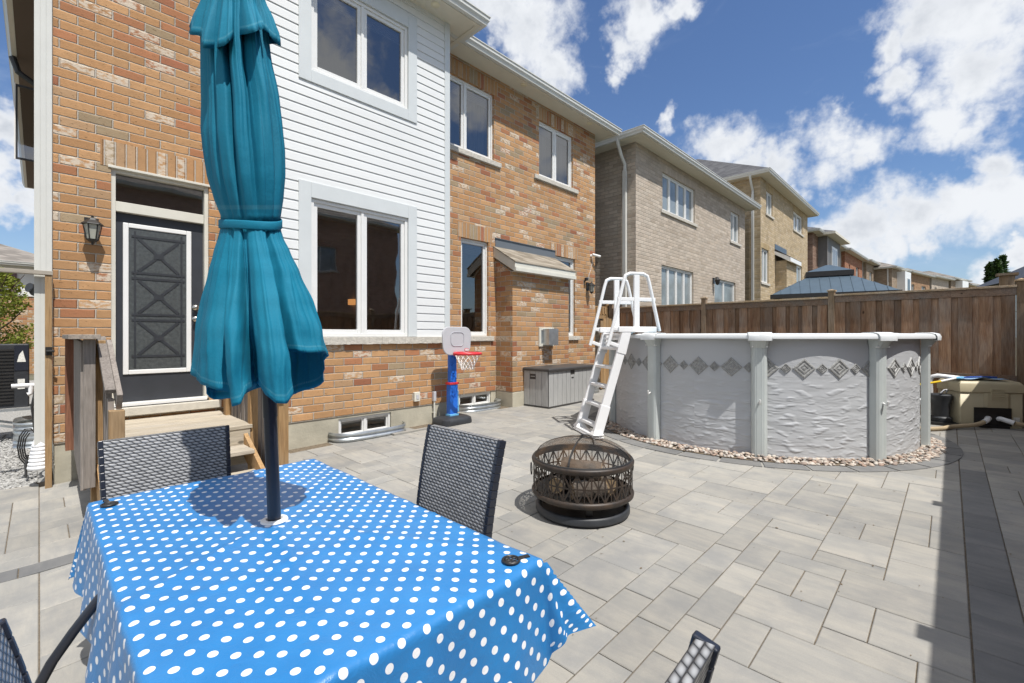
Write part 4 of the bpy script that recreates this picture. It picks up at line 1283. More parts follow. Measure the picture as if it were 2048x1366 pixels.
q.build('gate_slats', M['pvc'], lad, local=True, bevel=.004)

# ------------------------------------------------------------------ fences
def board_fence(name_root, P0, P1, ztop, posts, face=1, low=.80, lab='', grp=None, z0=.05, rail_low=False, tops=None):
    """posts: distances of the posts along P0->P1"""
    ang = math.atan2(P1[1] - P0[1], P1[0] - P0[0]); L = math.hypot(P1[0] - P0[0], P1[1] - P0[1])
    r = thing(name_root, lab, 'fence', (P0[0], P0[1], z0), ang, grp)
    for i in range(len(posts) - 1):
        a, b = posts[i] + .05, posts[i + 1] - .05
        zt = (tops[i] if tops else ztop) - z0
        q = MB(); x = a
        k = 0
        while x < b - .02:
            back = k % 2
            wd = random.uniform(.075, .10) if back else random.uniform(.135, .16); xe = min(b, x + wd)
            yo = -.012 if back else -.034
            q.box(x + (0 if not back else -.02), xe + (0 if not back else .02), yo, yo + .017, .03, zt - .12, random.uniform(.01, 1))
            x = xe - (.0 if back else 0); k += 1
            if back: pass
        q.build('boards', M['fence'], r, local=True)
        q = MB(); q.box(a, b, -.045 if face > 0 else .0, .045, zt - .15, zt - .035, random.random() + .01)
        q.build('rail', M['fence_h'], r, local=True, bevel=.003)
        q = MB(); q.box(a, b, -.075, .075, zt - .034, zt, random.random() + .01); q.build('cap_board', M['fence_top'], r, local=True, bevel=.003)
        if rail_low:
            q = MB(); q.box(a, b, -.074, -.036, low - z0 - .045, low - z0 + .045, .6); q.build('mid_rail', M['fence_h'], r, local=True)
    for i, p in enumerate(posts):
        zt = ztop - z0 + .09
        q = MB(); q.box(p - .05, p + .05, -.055, .05, 0, zt, random.random() + .01); po = q.build('post', M['fence_post'], r, local=True, bevel=.004)
        q = MB(); q.box(p - .068, p + .068, -.073, .068, zt, zt + .022, random.random() + .01)
        q.mesh([(p - .06, -.065, zt + .022), (p + .06, -.065, zt + .022), (p + .06, .06, zt + .022), (p - .06, .06, zt + .022), (p, 0, zt + .045)], [(0, 1, 4), (1, 2, 4), (2, 3, 4), (3, 0, 4)])
        q.build('post_cap', M['fence_top'], po, local=True)
    return r
FX = 10.3
board_fence('wooden_fence', (FX, 6.34), (FX, -1.15), 2.205, [.02, 2.39, 4.745, 7.12, 7.44], lab='brown weathered board fence behind the pool', tops=[2.19, 2.195, 2.235, 2.235], rail_low=True, low=.82)
board_fence('wooden_fence', (-1.9, -1.10), (FX, -1.10), 2.16, [0.2, 2.39, 4.57, 6.75, 8.93, 11.1, 12.1], lab='board fence along the right side that casts the long straight shadow')
# gate next to the house
r = thing('wooden_gate', 'light cedar garden gate in the gap at the end of the house', 'gate', (9.62, 6.25, 0))
for k in range(5):
    q = MB(); x0 = 9.60 + k * .125
    zt = 1.80 + .12 * math.sin((k + .5) / 5 * math.pi)
    q.box(x0, x0 + .117, 6.20, 6.222, .16, zt, random.random()); q.build('board', M['cedar'], r)
for z_ in (.4, 1.5):
    q = MB(); q.box(9.6, 10.2, 6.222, 6.26, z_, z_ + .1, .3); q.build('rail', M['cedar_x'], r)
q = MB(); q.box(9.64, 9.67, 6.17, 6.199, 1.50, 1.56); q.tube([(9.62, 6.18, 1.53), (9.75, 6.16, 1.53)], .01, 8); q.build('latch', M['black'], r)
q = MB(); q.box(9.60, 10.22, 6.45, 6.47, 2.02, 2.22, .4); q.box(9.58, 10.24, 6.43, 6.49, 2.0, 2.02, .5); q.box(9.6, 10.2, 6.43, 6.47, 1.9, 1.99, .3)
for k in range(5): q.box(9.62 + k * .13, 9.68 + k * .13, 6.42, 6.449, 2.02, 2.20, .1 + .2 * k)
q.build('lattice_top', M['cedar'], r)
q = MB(); q.box(10.22, 10.32, 6.42, 6.52, 0, 2.33, .5); q.box(10.19, 10.5, 6.40, 6.54, 2.33, 2.37, .7); q.build('gate_post', M['cedar'], r)

# ------------------------------------------------------------------ storage box
r = thing('storage_box', 'grey plastic deck storage box with a dark lid against the chimney wall', 'storage box', (6.48, 5.30, .126), R(1.5))
LX, LY, LZ = 1.52, .60, .68
for (nm, cells) in (('front_panel', 0), ('side_panel', 1)):
    q = MB()
    if cells == 0:
        for k in range(11):
            a = .0 + k * LX / 11
            z1 = LZ
            if k == 5:
                q.box(a + .004, a + LX / 11 - .004, -.002, .02, .03, LZ - .10, random.uniform(.2, .8)); q.box(a + .012, a + LX / 11 - .012, .008, .02, LZ - .10, LZ, .9)
            else: q.box(a + .004, a + LX / 11 - .004, -.002, .02, .03, z1, random.uniform(.2, .8))
    else:
        for k in range(4):
            a = .02 + k * (LY - .02) / 4
            if k == 2:
                q.box(-.002, .02, a + .004, a + .14, .03, LZ - .16, .5); q.box(-.002, .02, a + .004, a + .14, LZ - .06, LZ, .3); q.box(.012, .02, a + .004, a + .14, LZ - .16, LZ - .06, .05)
                q.box(-.0, .02, a + .02, a + .125, LZ - .115, LZ - .10, .6)
            else: q.box(-.002, .02, a + .004, a + (LY - .02) / 4 - .003, .03, LZ, random.uniform(.2, .8))
    q.build(nm, M['box_side'], r, local=True, bevel=.003)
q = MB(); q.box(.003, LX, .004, LY, .01, LZ - .01); q.box(-.006, LX + .006, -.008, LY, 0, .03); q.build('body', M['box_lid'], r, local=True)
q = MB()
pts = []
for (e, z) in ((.0, 0), (.035, .0), (.035, .035), (.025, .05), (-.01, .062)): pts += [(-e, -e, LZ + z), (LX + e, -e, LZ + z), (LX + e, LY + e * .3, LZ + z), (-e, LY + e * .3, LZ + z)]
q.mesh(pts, [(i * 4 + k, i * 4 + (k + 1) % 4, (i + 1) * 4 + (k + 1) % 4, (i + 1) * 4 + k) for i in range(4) for k in range(4)] + [(16, 17, 18, 19), (0, 1, 2, 3)])
q.build('lid', M['box_lid'], r, local=True, bevel=.004)
q = MB(); q.box(.72, .79, -.006, -.001, LZ - .17, LZ - .145); q.build('badge', M['black'], r, local=True)

# ------------------------------------------------------------------ toy basketball hoop
hx, hy = 4.44, 5.56
hoop = thing('toy_basketball_hoop', 'childrens plastic basketball hoop with a blue post and grey backboard', 'basketball hoop', (hx, hy, gz(4.44)))
def rrect(w_, h_, r_, n_=6):
    P = []
    for cx_, cy_, a_ in ((w_ / 2 - r_, h_ / 2 - r_, 0), (-w_ / 2 + r_, h_ / 2 - r_, 90), (-w_ / 2 + r_, -h_ / 2 + r_, 180), (w_ / 2 - r_, -h_ / 2 + r_, 270)):
        for i in range(n_ + 1):
            an = R(a_ + 90 * i / n_); P.append((cx_ + r_ * math.cos(an), cy_ + r_ * math.sin(an)))
    return P
q = MB(); pts = []; lv = [(.56, .40, .10, 0), (.57, .41, .11, .03), (.55, .39, .10, .085), (.45, .29, .08, .115), (.2, .18, .05, .122)]
for (a, b, c_, z) in lv: pts += [(x, y, z) for x, y in rrect(a, b, c_)]
m = len(rrect(1, 1, .1)); q.mesh(pts, [(i * m + k, i * m + (k + 1) % m, (i + 1) * m + (k + 1) % m, (i + 1) * m + k) for i in range(4) for k in range(m)] + [tuple(range(4 * m, 5 * m)), tuple(range(m))[::-1]])
q.build('base', M['blackp'], hoop, local=True, smooth=50)
q = MB(); q.box(-.075, .075, -.05, .05, .115, .62); q.box(-.06, .06, -.04, .04, .62, 1.08); q.build('post', M['blue'], hoop, local=True, bevel=.012)
q = MB()
for k in range(26):
    a = random.uniform(-.04, .04); z = random.choice((random.uniform(.66, .78), random.uniform(.86, 1.04), random.uniform(.4, .55)))
    q.box(a - .014, a + .014, -.0535 if z < .62 else -.0435, -.038, z - .004, z + .004, M=Matrix.Translation((a, 0, z)) @ Matrix.Rotation(random.uniform(0, 3), 4, 'Y') @ Matrix.Translation((-a, 0, -z)))
q.build('embossing', mat('blue_emboss', (.01, .07, .38), .5), hoop, local=True)
q = MB(); q.box(-.088, .088, -.062, .062, .60, .635); q.build('collar', M['red'], hoop, local=True, bevel=.008)
q = MB(); q.box(-.085, .085, -.06, .06, .115, .15); q.build('socket', M['ltblue'], hoop, local=True, bevel=.006)
q = MB(); q.box(.078, .115, -.02, .02, .25, .50); q.beam((.10, 0, .5), (.12, .0, .16), .02, .03); q.build('handle', M['ltblue'], hoop, local=True, bevel=.008)
q = MB()
BW, BH = .58, .43
P = [(x * (1 - .10 * (.5 - z / BH)), z) for x, z in rrect(BW, BH, .13, 8)]
q.prism(P, -.125, -.10, lambda u, v, w_: (u, w_, 1.275 + v))
bb = q.build('backboard', M['greyp'], hoop, local=True, bevel=.01)
q = MB()
P = [(x * (1 - .1 * (.5 - z / .24)), z) for x, z in rrect(.28, .23, .07, 6)]; P2 = [(x * .93, z * .92) for x, z in P]
m = len(P)
q.mesh([(u, -.127, 1.30 + v) for u, v in P] + [(u, -.133, 1.30 + v) for u, v in P2] + [(u * .95, -.127, 1.30 + v * .95) for u, v in P2], [(i, (i + 1) % m, m + (i + 1) % m, m + i) for i in range(m)] + [(m + i, m + (i + 1) % m, 2 * m + (i + 1) % m, 2 * m + i) for i in range(m)])
q.build('moulding', mat('grey_mould', (.40, .40, .43), .5), bb, local=True)
q = MB(); P = rrect(.085, .042, .015, 4); q.prism(P, -.131, -.127, lambda u, v, w_: (.185 + u, w_, 1.135 + v)); q.build('badge', M['red'], bb, local=True)
q = MB(); P = rrect(.072, .030, .011, 4); q.prism(P, -.133, -.1312, lambda u, v, w_: (.185 + u, w_, 1.135 + v)); q.build('badge_face', M['white'], bb, local=True)
fo = bpy.data.curves.new('badge_text', 'FONT'); fo.body = 'little tikes'; fo.size = .014; fo.align_x = 'CENTER'; fo.align_y = 'CENTER'
ft = bpy.data.objects.new('badge_text', fo); ft.parent = bb; ft.location = (.185, -.1338, 1.135); ft.rotation_euler = (R(90), 0, 0); fo.materials.append(M['red']); COL.objects.link(ft)
dg = bpy.context.evaluated_depsgraph_get(); tm = bpy.data.meshes.new_from_object(ft.evaluated_get(dg)); bpy.data.objects.remove(ft)
ft = bpy.data.objects.new('lettering', tm); ft.parent = bb; ft.location = (.185, -.1338, 1.135); ft.rotation_euler = (R(90), 0, 0); COL.objects.link(ft)
q = MB(); rc = (.02, -.34, 1.085)
q.tube([(rc[0] + .205 * math.cos(a * .1745), rc[1] + .19 * math.sin(a * .1745), rc[2]) for a in range(36)], .022, 10, closed=True)
q.box(-.07, .09, -.17, -.12, 1.05, 1.11)
rm = q.build('rim', M['red'], hoop, local=True, smooth=60)
q = MB()
nn = 12
def NPt(i, l):
    rr_ = (.185, .165, .14, .115, .10, .085)[l]; a = (i + .5 * (l % 2)) * 2 * math.pi / nn
    return (rc[0] + rr_ * math.cos(a), rc[1] + rr_ * math.sin(a), rc[2] - .02 - l * .045)
for l in range(5):
    for i in range(nn):
        q.tube([NPt(i, l), NPt(i, l + 1)], .0045, 5); q.tube([NPt(i, l), NPt(i - 1 if l % 2 == 0 else i + 1, l + 1)], .0045, 5)
q.build('net', M['rope'], rm, local=True)

# ------------------------------------------------------------------ pool equipment
hA = math.atan2(-.628, .354)
r = thing('heater_cover', 'beige plastic pool heater box with louvres and a black panel', 'pool heater', (9.42, -.11, .13), hA)
q = MB(); pts = []
for (e, z) in ((.0, 0), (.0, .50), (-.0, .505), (.012, .51), (.012, .62), (-.02, .665), (-.09, .685)): pts += [(x, y, z) for x, y in [(-e + px_, -e + py_) if 0 else (px_ + (e if px_ > .36 else -e), py_ + (e if py_ > .25 else -e)) for px_, py_ in ((0, 0), (.74, 0), (.74, .5), (0, .5))]]
q.mesh(pts, [(i * 4 + k, i * 4 + (k + 1) % 4, (i + 1) * 4 + (k + 1) % 4, (i + 1) * 4 + k) for i in range(6) for k in range(4)] + [(24, 25, 26, 27)])
q.build('body', M['beige'], r, local=True, bevel=.02, smooth=40)
q = MB()
for k in range(7): q.box(.36, .52, -.02, -.0, .395 + k * .026, .41 + k * .026)
q.build('louvres', M['beige'], r, local=True, bevel=.003)
q = MB(); q.mesh([(.28, -.001, .30), (.32, -.014, .29), (.32, -.014, .50), (.28, -.001, .50), (.56, -.014, .29), (.56, -.014, .50), (.60, -.001, .30), (.60, -.001, .50)], [(0, 1, 2, 3), (1, 4, 5, 2), (4, 6, 7, 5)]); q.build('moulded_panel', M['beige'], r, local=True)
q = MB(); q.box(.16, .60, -.018, -.006, .03, .29); q.box(.22, .56, -.05, .0, -.0, .03); q.build('front_panel', M['black'], r, local=True)
q = MB(); q.box(.63, .70, -.009, -.003, .10, .16); q.build('label', M['sticker'], r, local=True)
q = MB()
for x, d in ((.31, -1), (.45, 1)): q.tube([(x, -.0, .13), (x, -.05, .14), (x + d * .05, -.10, .12), (x + d * .10, -.13, .10)], .034, 12)
q.build('pipe_elbows', M['pvc'], r, local=True, smooth=60)
def wpt(o, p): return tuple(FR[o.name] @ Vector(p))
def hoseobj(pts, rad, m, label):
    P = []
    n_ = len(pts)
    V = [Vector(p) for p in pts]
    for i in range(n_ - 1):
        p0, p1, p2, p3 = V[max(i - 1, 0)], V[i], V[i + 1], V[min(i + 2, n_ - 1)]
        for s_ in range(8):
            u = s_ / 8
            P.append(.5 * ((2 * p1) + (-p0 + p2) * u + (2 * p0 - 5 * p1 + 4 * p2 - p3) * u * u + (-p0 + 3 * p1 - 3 * p2 + p3) * u ** 3))
    P.append(V[-1])
    q = MB(); q.tube(P, rad, 12)
    return tag(q.build('hose', m, smooth=60), label, 'hose')
a = wpt(r, (.20, -.135, .095)); b = wpt(r, (.56, -.135, .095))
hoseobj([a, (a[0] - .12, a[1] + .10, .19), (9.05, -.02, .165), (8.8, .10, .16), (8.6, .35, .16), (8.9, .75, .17)], .030, M['hose'], 'beige hose curving from the heater box round behind the pool')
hoseobj([b, (b[0] + .05, b[1] - .15, .20), (9.75, -.95, .17), (9.9, -1.0, .16)], .030, M['hose'], 'beige hose leaving the heater box towards the side fence')
r = thing('pool_pump', 'black pool pump and strainer beside the beige heater box', 'pump', (9.52, .12, .13))
q = MB(); q.lathe([(.13, 0), (.13, .10), (.105, .12), (.11, .30), (.135, .40), (.14, .44), (.12, .455), (.03, .46), (.001, .47)], 28, (9.50, .10, .13)); q.build('strainer', M['blackp'], r, smooth=40)
q = MB(); q.tube([(9.40, .10, .60), (9.44, .06, .65), (9.55, .02, .65), (9.58, .04, .60)], .012, 8); q.build('handle', M['greyp'], r, smooth=60)
q = MB(); q.tube([(9.62, .02, .38), (9.9, -.02, .38)], .11, 20); q.box(9.3, 9.95, -.12, .26, .135, .17); q.tube([(9.58, -.03, .30), (9.62, -.1, .30)], .10, 16); q.build('motor', M['black'], r, smooth=40)
r = thing('filter_pipe', 'white plastic plumbing pipe bent beside the pool pump', 'pipe', (9.7, .2, .13))
q = MB(); q.tube([(9.62, .22, .2), (9.62, .22, .78), (9.62, .20, .83), (9.62, .14, .85), (9.70, -.12, .82), (9.74, -.14, .76), (9.74, -.14, .42)], .034, 12); q.tube([(9.74, -.14, .52), (9.74, -.14, .42)], .06, 12); q.tube([(9.45, .30, .46), (9.30, .36, .46)], .05, 12); q.build('pipe', M['pvc'], r, smooth=60)
r = thing('leaf_skimmer', 'pool net on a white and yellow pole resting on the heater box', 'pool net', (9.4, -.1, .83))
q = MB(); q.tube([(8.55, .34, .772), (9.12, .10, .80)], .016, 10); q.build('pole_grip', M['yellow'], r, smooth=60)
q = MB(); q.tube([(9.12, .10, .80), (9.42, -.06, .838)], .016, 10); q.build('pole', M['pvc'], r, smooth=60)
q = MB(); q.tube([(9.42, -.06, .838), (9.50, -.14, .842)], .018, 10); q.build('coupling', M['ltblue'], r, smooth=60)
q = MB(); q.tube([(9.50, -.14, .842), (9.62, -.22, .85), (9.74, -.36, .855), (9.80, -.50, .85)], .013, 8); q.build('frame', M['pole_blue'], r, smooth=60)
q = MB(); n_ = 14
G_ = {}
for i in range(n_):
    for j in range(n_):
        u, v = i / (n_ - 1), j / (n_ - 1)
        p = Vector((9.44, -.10, 0)).lerp(Vector((9.74, -.62, 0)), u) + Vector((.36 * v * math.sin(math.pi * min(1, .25 + u * .7)), .17 * v, 0))
        G_[i, j] = (p.x, p.y, .826 + .035 * max(0, mnoise.noise(Vector((u * 3, v * 3, 4))) + .25) * (1 if 0 < i < n_ - 1 else .3))
for i in range(n_ - 1):
    for j in range(n_ - 1): q.poly([G_[i, j], G_[i + 1, j], G_[i + 1, j + 1], G_[i, j + 1]])
q.build('net', M['net_blue'], r, smooth=180, weld=True, solid=.004)

# ------------------------------------------------------------------ fire pit
fx, fyy = 2.97, 2.09
FZ = gz(fx) + .004
fp = thing('fire_pit', 'round black and bronze fire pit with a lattice wall and mesh dome', 'fire pit', (fx, fyy, FZ))
q = MB(); q.lathe([(.352, 0), (.366, .015), (.366, .05), (.358, .062), (.345, .066), (.335, .058), (.335, .03), (.20, .02), (.001, .02)], 64); q.build('base_ring', M['blackp'], fp, local=True, smooth=40)
q = MB(); q.lathe([(.335, .125), (.375, .132), (.394, .145), (.398, .165), (.388, .180), (.378, .182)], 72, caps=False); q.build('lower_band', M['bronze'], fp, local=True, smooth=50)
q = MB(); q.lathe([(.378, .372), (.384, .374), (.395, .384), (.398, .405), (.392, .417), (.38, .421), (.372, .415), (.372, .376)], 72, caps=False); q.build('upper_band', M['bronze'], fp, local=True, smooth=50)
q = MB(); q.lathe([(.001, .09), (.20, .10), (.30, .115), (.345, .14), (.36, .17), (.345, .17), (.29, .13), (.001, .11)], 48); q.build('bowl', M['black'], fp, local=True, smooth=60)
q = MB()
NC = 24
def cp(a, z, r_=.384): return (r_ * math.cos(a), r_ * math.sin(a), z)
zb, zt_, zm = .178, .378, .278
for k in range(NC):
    a0 = 2 * math.pi * k / NC; a1 = 2 * math.pi * (k + 1) / NC; am = (a0 + a1) / 2
    def strip(aA, zA, aB, zB, w_=.0115, seg=3):
        pr = cp(aA, zA)
        for s_ in range(1, seg + 1):
            u = s_ / seg; nx_ = cp(aA + (aB - aA) * u, zA + (zB - zA) * u)
            md = (aA + (aB - aA) * (u - .5 / seg))
            q.beam(pr, nx_, w_, .003, up=(math.cos(md), math.sin(md), 0)); pr = nx_
    strip(a0, zb, a0, zt_, seg=1); strip(am, zb, am, zt_, .007, 1); strip(a0, zb, a1, zt_); strip(a0, zt_, a1, zb); strip(a0, zm, a1, zm)
q.build('lattice', M['bronze'], fp, local=True)
q = MB()
for k in range(4):
    a = R(45 + 90 * k); q.beam(cp(a, .06, .30), cp(a, .14, .30), .05, .02, up=(math.cos(a), math.sin(a), 0))
q.build('support', M['black'], fp, local=True)
def meshmat():
    m = bpy.data.materials.new('spark_mesh'); m.use_nodes = True
    t = NT(m.node_tree); o = t.n('OutputMaterial')
    b = t.n('BsdfPrincipled'); b.inputs['Roughness'].default_value = .6
    P = t.n('TexCoord').outputs['Object']; s = t.sep(P)
    rad = t.vec('LENGTH', t.xyz(s[0], s[1], 0)); an = t.math('ARCTAN2', s[1], s[0])
    rust = t.maprange(t.noise(P, 6, 5), .45, .62)
    t.set(b.inputs['Base Color'], t.mix(rust, (.022, .02, .018), (.12, .07, .035)))
    g1 = t.math('GREATER_THAN', t.math('FRACT', t.math('MULTIPLY', s[0], 230.0)), .74)
    g2 = t.math('GREATER_THAN', t.math('FRACT', t.math('MULTIPLY', s[1], 230.0)), .74)
    al = t.math('MAXIMUM', g1, g2)
    tr = t.n('BsdfTransparent'); mx = t.n('MixShader')
    t.set(mx.inputs[0], al); t.nt.links.new(tr.outputs[0], mx.inputs[1]); t.nt.links.new(b.outputs[0], mx.inputs[2]); t.nt.links.new(mx.outputs[0], o.inputs[0])
    return m
M['sparkmesh'] = meshmat()
def dome(r_): return .420 + .150 * (1 - (r_ / .375) ** 2) ** .62 if r_ < .375 else .418
q = MB(); q.lathe([(max(.001, .375 * (1 - i / 16) ** .8 if i else .3749), dome(.375 * (1 - i / 16) ** .8 if i else .3749)) for i in range(17)], 64, caps=False); q.build('dome_mesh', M['sparkmesh'], fp, local=True, smooth=180)
q = MB(); q.tube([(.378 * math.cos(a * .0873), .378 * math.sin(a * .0873), .420) for a in range(72)], .009, 8, closed=True)
for aa in (R(-70), R(20)):
    pts = [(rr_ * math.cos(aa), rr_ * math.sin(aa), dome(abs(rr_)) + .003) for rr_ in [.374 * math.cos(i * math.pi / 24) for i in range(25)]]
    for i in range(24): q.beam(pts[i], pts[i + 1], .014, .003, up=(0, 0, 1))
dm = q.build('dome_frame', M['black'], fp, local=True)
q = MB(); q.tube([(.045 * math.cos(a * .2618), -.03 + .035 * math.sin(a * .2618), .580 + .006 * math.sin(a * .2618)) for a in range(24)], .004, 6, closed=True); q.tube([(0, 0, .565), (0, .0, .585)], .007, 8); q.build('lift_ring', M['black'], dm, local=True, smooth=60)
q = MB()
for aa in (R(140), R(-40)):
    q.tube([((.405) * math.cos(aa) + .034 * math.sin(-aa) * math.cos(b * .35), .405 * math.sin(aa) + .034 * math.cos(aa) * math.cos(b * .35), .335 + .045 * math.sin(b * .35)) for b in range(18)], .004, 6, closed=True)
q.build('ring_handles', M['black'], fp, local=True, smooth=60)
for i, (p0, p1, rad, lb) in enumerate((((-.10, .13, .33), (.07, -.13, .30), .075, 'thick firewood log with a cut end on top of the fire pit pile'), ((-.20, -.05, .20), (.02, -.20, .20), .06, 'split firewood log lying low at the left inside the fire pit'), ((.06, -.22, .21), (.22, .06, .21), .065, 'pale split log lying low at the right inside the fire pit'), ((-.18, .12, .2), (.1, .2, .21), .06, 'dark log at the back of the fire pit'))):
    q = MB(); a, b = Vector(p0) + Vector((fx, fyy, FZ)), Vector(p1) + Vector((fx, fyy, FZ))
    n_ = 20; pts = [a.lerp(b, s_ / 8) for s_ in range(9)]
    q.tube(pts, [rad * (1 + .07 * math.sin(s_ * 2.1 + i)) for s_ in range(9)], 18, caps=False)
    q.v = [tuple(Vector(v) + Vector((1, 1, 1)) * .010 * mnoise.noise(Vector(v) * 25)) for v in q.v]
    lo = tag(q.build('firewood_log', M['log'], smooth=60), lb, 'firewood')
    for e, d in ((a, b), (b, a)):
        q = MB(); dd = (e - d).normalized(); q.tube([e - dd * .004, e + dd * .002], rad * .97, 18)
        k_ = q.build('cut_end', M['log_end'], lo)

# ------------------------------------------------------------------ table, cloth, umbrella
TC = (.632, 1.81); TA, TB, TZ = .483, .87, .75
tb = thing('patio_table', 'rectangular patio table hidden under the blue polka dot cloth', 'table', (TC[0], TC[1], gz(.63)))
q = MB(); q.box(TC[0] - TA + .01, TC[0] + TA - .01, TC[1] - TB + .01, TC[1] + TB - .01, TZ - .035, TZ - .012); q.build('table_top', M['tube'], tb)
for sx in (-1, 1):
    for sy in (-1, 1):
        q = MB()
        bx, by = TC[0] + sx * (TA - .10), TC[1] + sy * (TB - .62)
        P = [(bx, by, TZ - .04), (bx + sx * .04, by, .66), (bx + sx * .11, by + sy * .01, .58), (bx + sx * .17, by + sy * .03, .49), (bx + sx * .22, by + sy * .06, .40), (bx + sx * .26, by + sy * .09, .30), (bx + sx * .29, by + sy * .12, .17), (bx + sx * .30, by + sy * .13, .03)]
        q.tube(P, .016, 12); q.build('leg', M['tube'], tb, smooth=60)

def clothmat():
    m = bpy.data.materials.new('polka_dot_cloth'); m.use_nodes = True
    t = NT(m.node_tree)
    b = t.n('BsdfPrincipled'); o = t.n('OutputMaterial'); t.nt.links.new(b.outputs[0], o.inputs[0])
    uv = t.n('UVMap').outputs[0]
    s = t.sep(uv)
    S = .072
    def dots(ox, oy):
        a = t.math('ADD', t.math('DIVIDE', s[0], S), ox + 20); c = t.math('ADD', t.math('DIVIDE', s[1], S * 1.06), oy + 20)
        fa = t.math('SUBTRACT', t.math('FRACT', a), .5); fc = t.math('SUBTRACT', t.math('FRACT', c), .5)
        return t.vec('LENGTH', t.xyz(fa, fc, 0))
    d = t.math('MINIMUM', dots(0, 0), dots(.5, .5))
    d = t.math('ADD', d, t.math('MULTIPLY', t.math('SUBTRACT', t.noise(uv, 30, 2), .5), .03))
    dm = t.maprange(d, .142, .152, 1, 0)
    worn = t.maprange(t.noise(uv, 26, 4, .65), .725, .745)
    wm = t.math('MULTIPLY', worn, t.maprange(t.noise(uv, 3, 2), .45, .6, 0, .85))
    c = t.mix(t.maprange(t.noise(uv, 5, 4), .3, .7), (.024, .175, .44), (.034, .212, .50))
    c = t.mix(dm, c, (.80, .81, .83))
    c = t.mix(wm, c, (.55, .66, .78))
    bf = t.n('NewGeometry').outputs['Backfacing']
    c = t.mix(bf, c, t.mix(dm, (.50, .55, .62), (.62, .65, .7)))
    t.set(b.inputs['Base Color'], c); b.inputs['Roughness'].default_value = .34; b.inputs['Specular IOR Level'].default_value = .5
    bp = t.n('Bump'); bp.inputs['Strength'].default_value = .4; bp.inputs['Distance'].default_value = .01
    t.set(bp.inputs['Height'], t.math('ADD', t.noise(uv, 16, 5, .6, .6), t.math('MULTIPLY', t.noise(uv, 420, 2), .12)))
    t.nt.links.new(bp.outputs[0], b.inputs['Normal'])
    return m
M['cloth'] = clothmat()
PX, PY = .632, 1.885        # umbrella hole
def cloth_pt(u, v):
    ox = abs(u) - TA; oy = abs(v) - TB
    sx, sy = (1 if u > 0 else -1), (1 if v > 0 else -1)
    x = TC[0] + sx * min(abs(u), TA); y = TC[1] + sy * min(abs(v), TB)
    # top wrinkles
    hx_, hy_ = TC[0] + u - PX, TC[1] + v - PY
    rr_ = math.hypot(hx_, hy_)
    an = math.atan2(hy_, hx_)
    wr = 0
    for a0, amp, wd in ((-2.55, .011, .055), (-1.1, .009, .05), (-.35, .005, .08), (-1.75, .007, .045), (2.6, .005, .07), (-2.0, -.006, .06), (.8, .004, .06)):
        da = (an - a0 + math.pi) % (2 * math.pi) - math.pi
        wr += amp * math.exp(-(da / wd) ** 2) * min(1, rr_ / .15) * math.exp(-rr_ * .6)
    wr += .004 * math.exp(-((u - .16) / .012) ** 2) + .004 * math.exp(-((v + .30) / .012) ** 2) + .003 * math.exp(-((u + .2) / .012) ** 2)
    wr += .0045 * mnoise.noise(Vector((u * 4, v * 4, 1))) + .0015 * mnoise.noise(Vector((u * 13, v * 13, 2)))
    z = TZ + wr + .002
    if ox <= 0 and oy <= 0:
        e = min(-ox, -oy)
        if e < .02: z -= (.02 - e) ** 2 * 8
        return (x, y, z)
    if ox > 0 and oy <= 0: s_, dx, dy = ox, sx, 0; al = v
    elif oy > 0 and ox <= 0: s_, dx, dy = oy, 0, sy; al = u
    else:
        s_ = math.hypot(ox, oy); dx, dy = sx * ox / s_, sy * oy / s_; s_ = s_ if s_ < .25 else .25 + (s_ - .25) * .45; al = (u * 1.0 + v * 1.0)
    corner = min(ox, oy) > 0
    k = min(1, s_ / .35)
    out = s_ * .05 + .006
    fold = (.5 + .5 * math.sin(al * 17 + 1.3 + sx)) * .032 * k + .012 * k * mnoise.noise(Vector((al * 9, s_ * 3, 5)))
    if corner:
        th = math.atan2(oy, ox)
        mid = math.sin(2 * th) ** 1.2
        fac = .30 if (sx > 0 and sy < 0) else .05
        out = s_ * (.10 + fac * mid) + .006
        fold = .03 * k * math.sin(th * 10) * mid
    out += fold
    out = min(out, s_ * .93)
    zz = math.sqrt(max(0, s_ * s_ - out * out))
    if sx > 0 and sy < 0 and (corner or (oy > 0 and u > .2)):
        w_ = 1 if corner else (u - .2) / (TA - .2)
        zz *= 1 - .30 * w_ * (math.sin(2 * math.atan2(oy, max(ox, .0001))) if corner else .12)
    return (x + dx * out, y + dy * out, z - .004 - zz)
q = MB(); DR = .33
us = []
def lin(a, b, n_): return [a + (b - a) * i / n_ for i in range(n_)]
us = lin(-TA - DR, -TA, 22) + lin(-TA, TA, 60) + lin(TA, TA + DR, 22) + [TA + DR]
vs_ = lin(-TB - DR, -TB, 22) + lin(-TB, TB, 104) + lin(TB, TB + DR, 22) + [TB + DR]
Pm = {}
for i, u in enumerate(us):
    for j, v in enumerate(vs_):
        Pm[i, j] = cloth_pt(u, v)
for i in range(len(us) - 1):
    for j in range(len(vs_) - 1):
        cu_, cv_ = TC[0] + (us[i] + us[i + 1]) / 2, TC[1] + (vs_[j] + vs_[j + 1]) / 2
        if math.hypot(cu_ - PX, cv_ - PY) < .024: continue
        q.poly([Pm[i, j], Pm[i + 1, j], Pm[i + 1, j + 1], Pm[i, j + 1]], uv=[(us[i], vs_[j]), (us[i + 1], vs_[j]), (us[i + 1], vs_[j + 1]), (us[i], vs_[j + 1])])
tag(q.build('tablecloth', M['cloth'], smooth=180, weld=True, normals=False), 'glossy bright blue tablecloth with white polka dots', 'tablecloth')
q = MB(); q.lathe([(.026, .003), (.030, .011), (.046, .009), (.049, .003), (.046, .0)], 36, (PX, PY, TZ + .001))
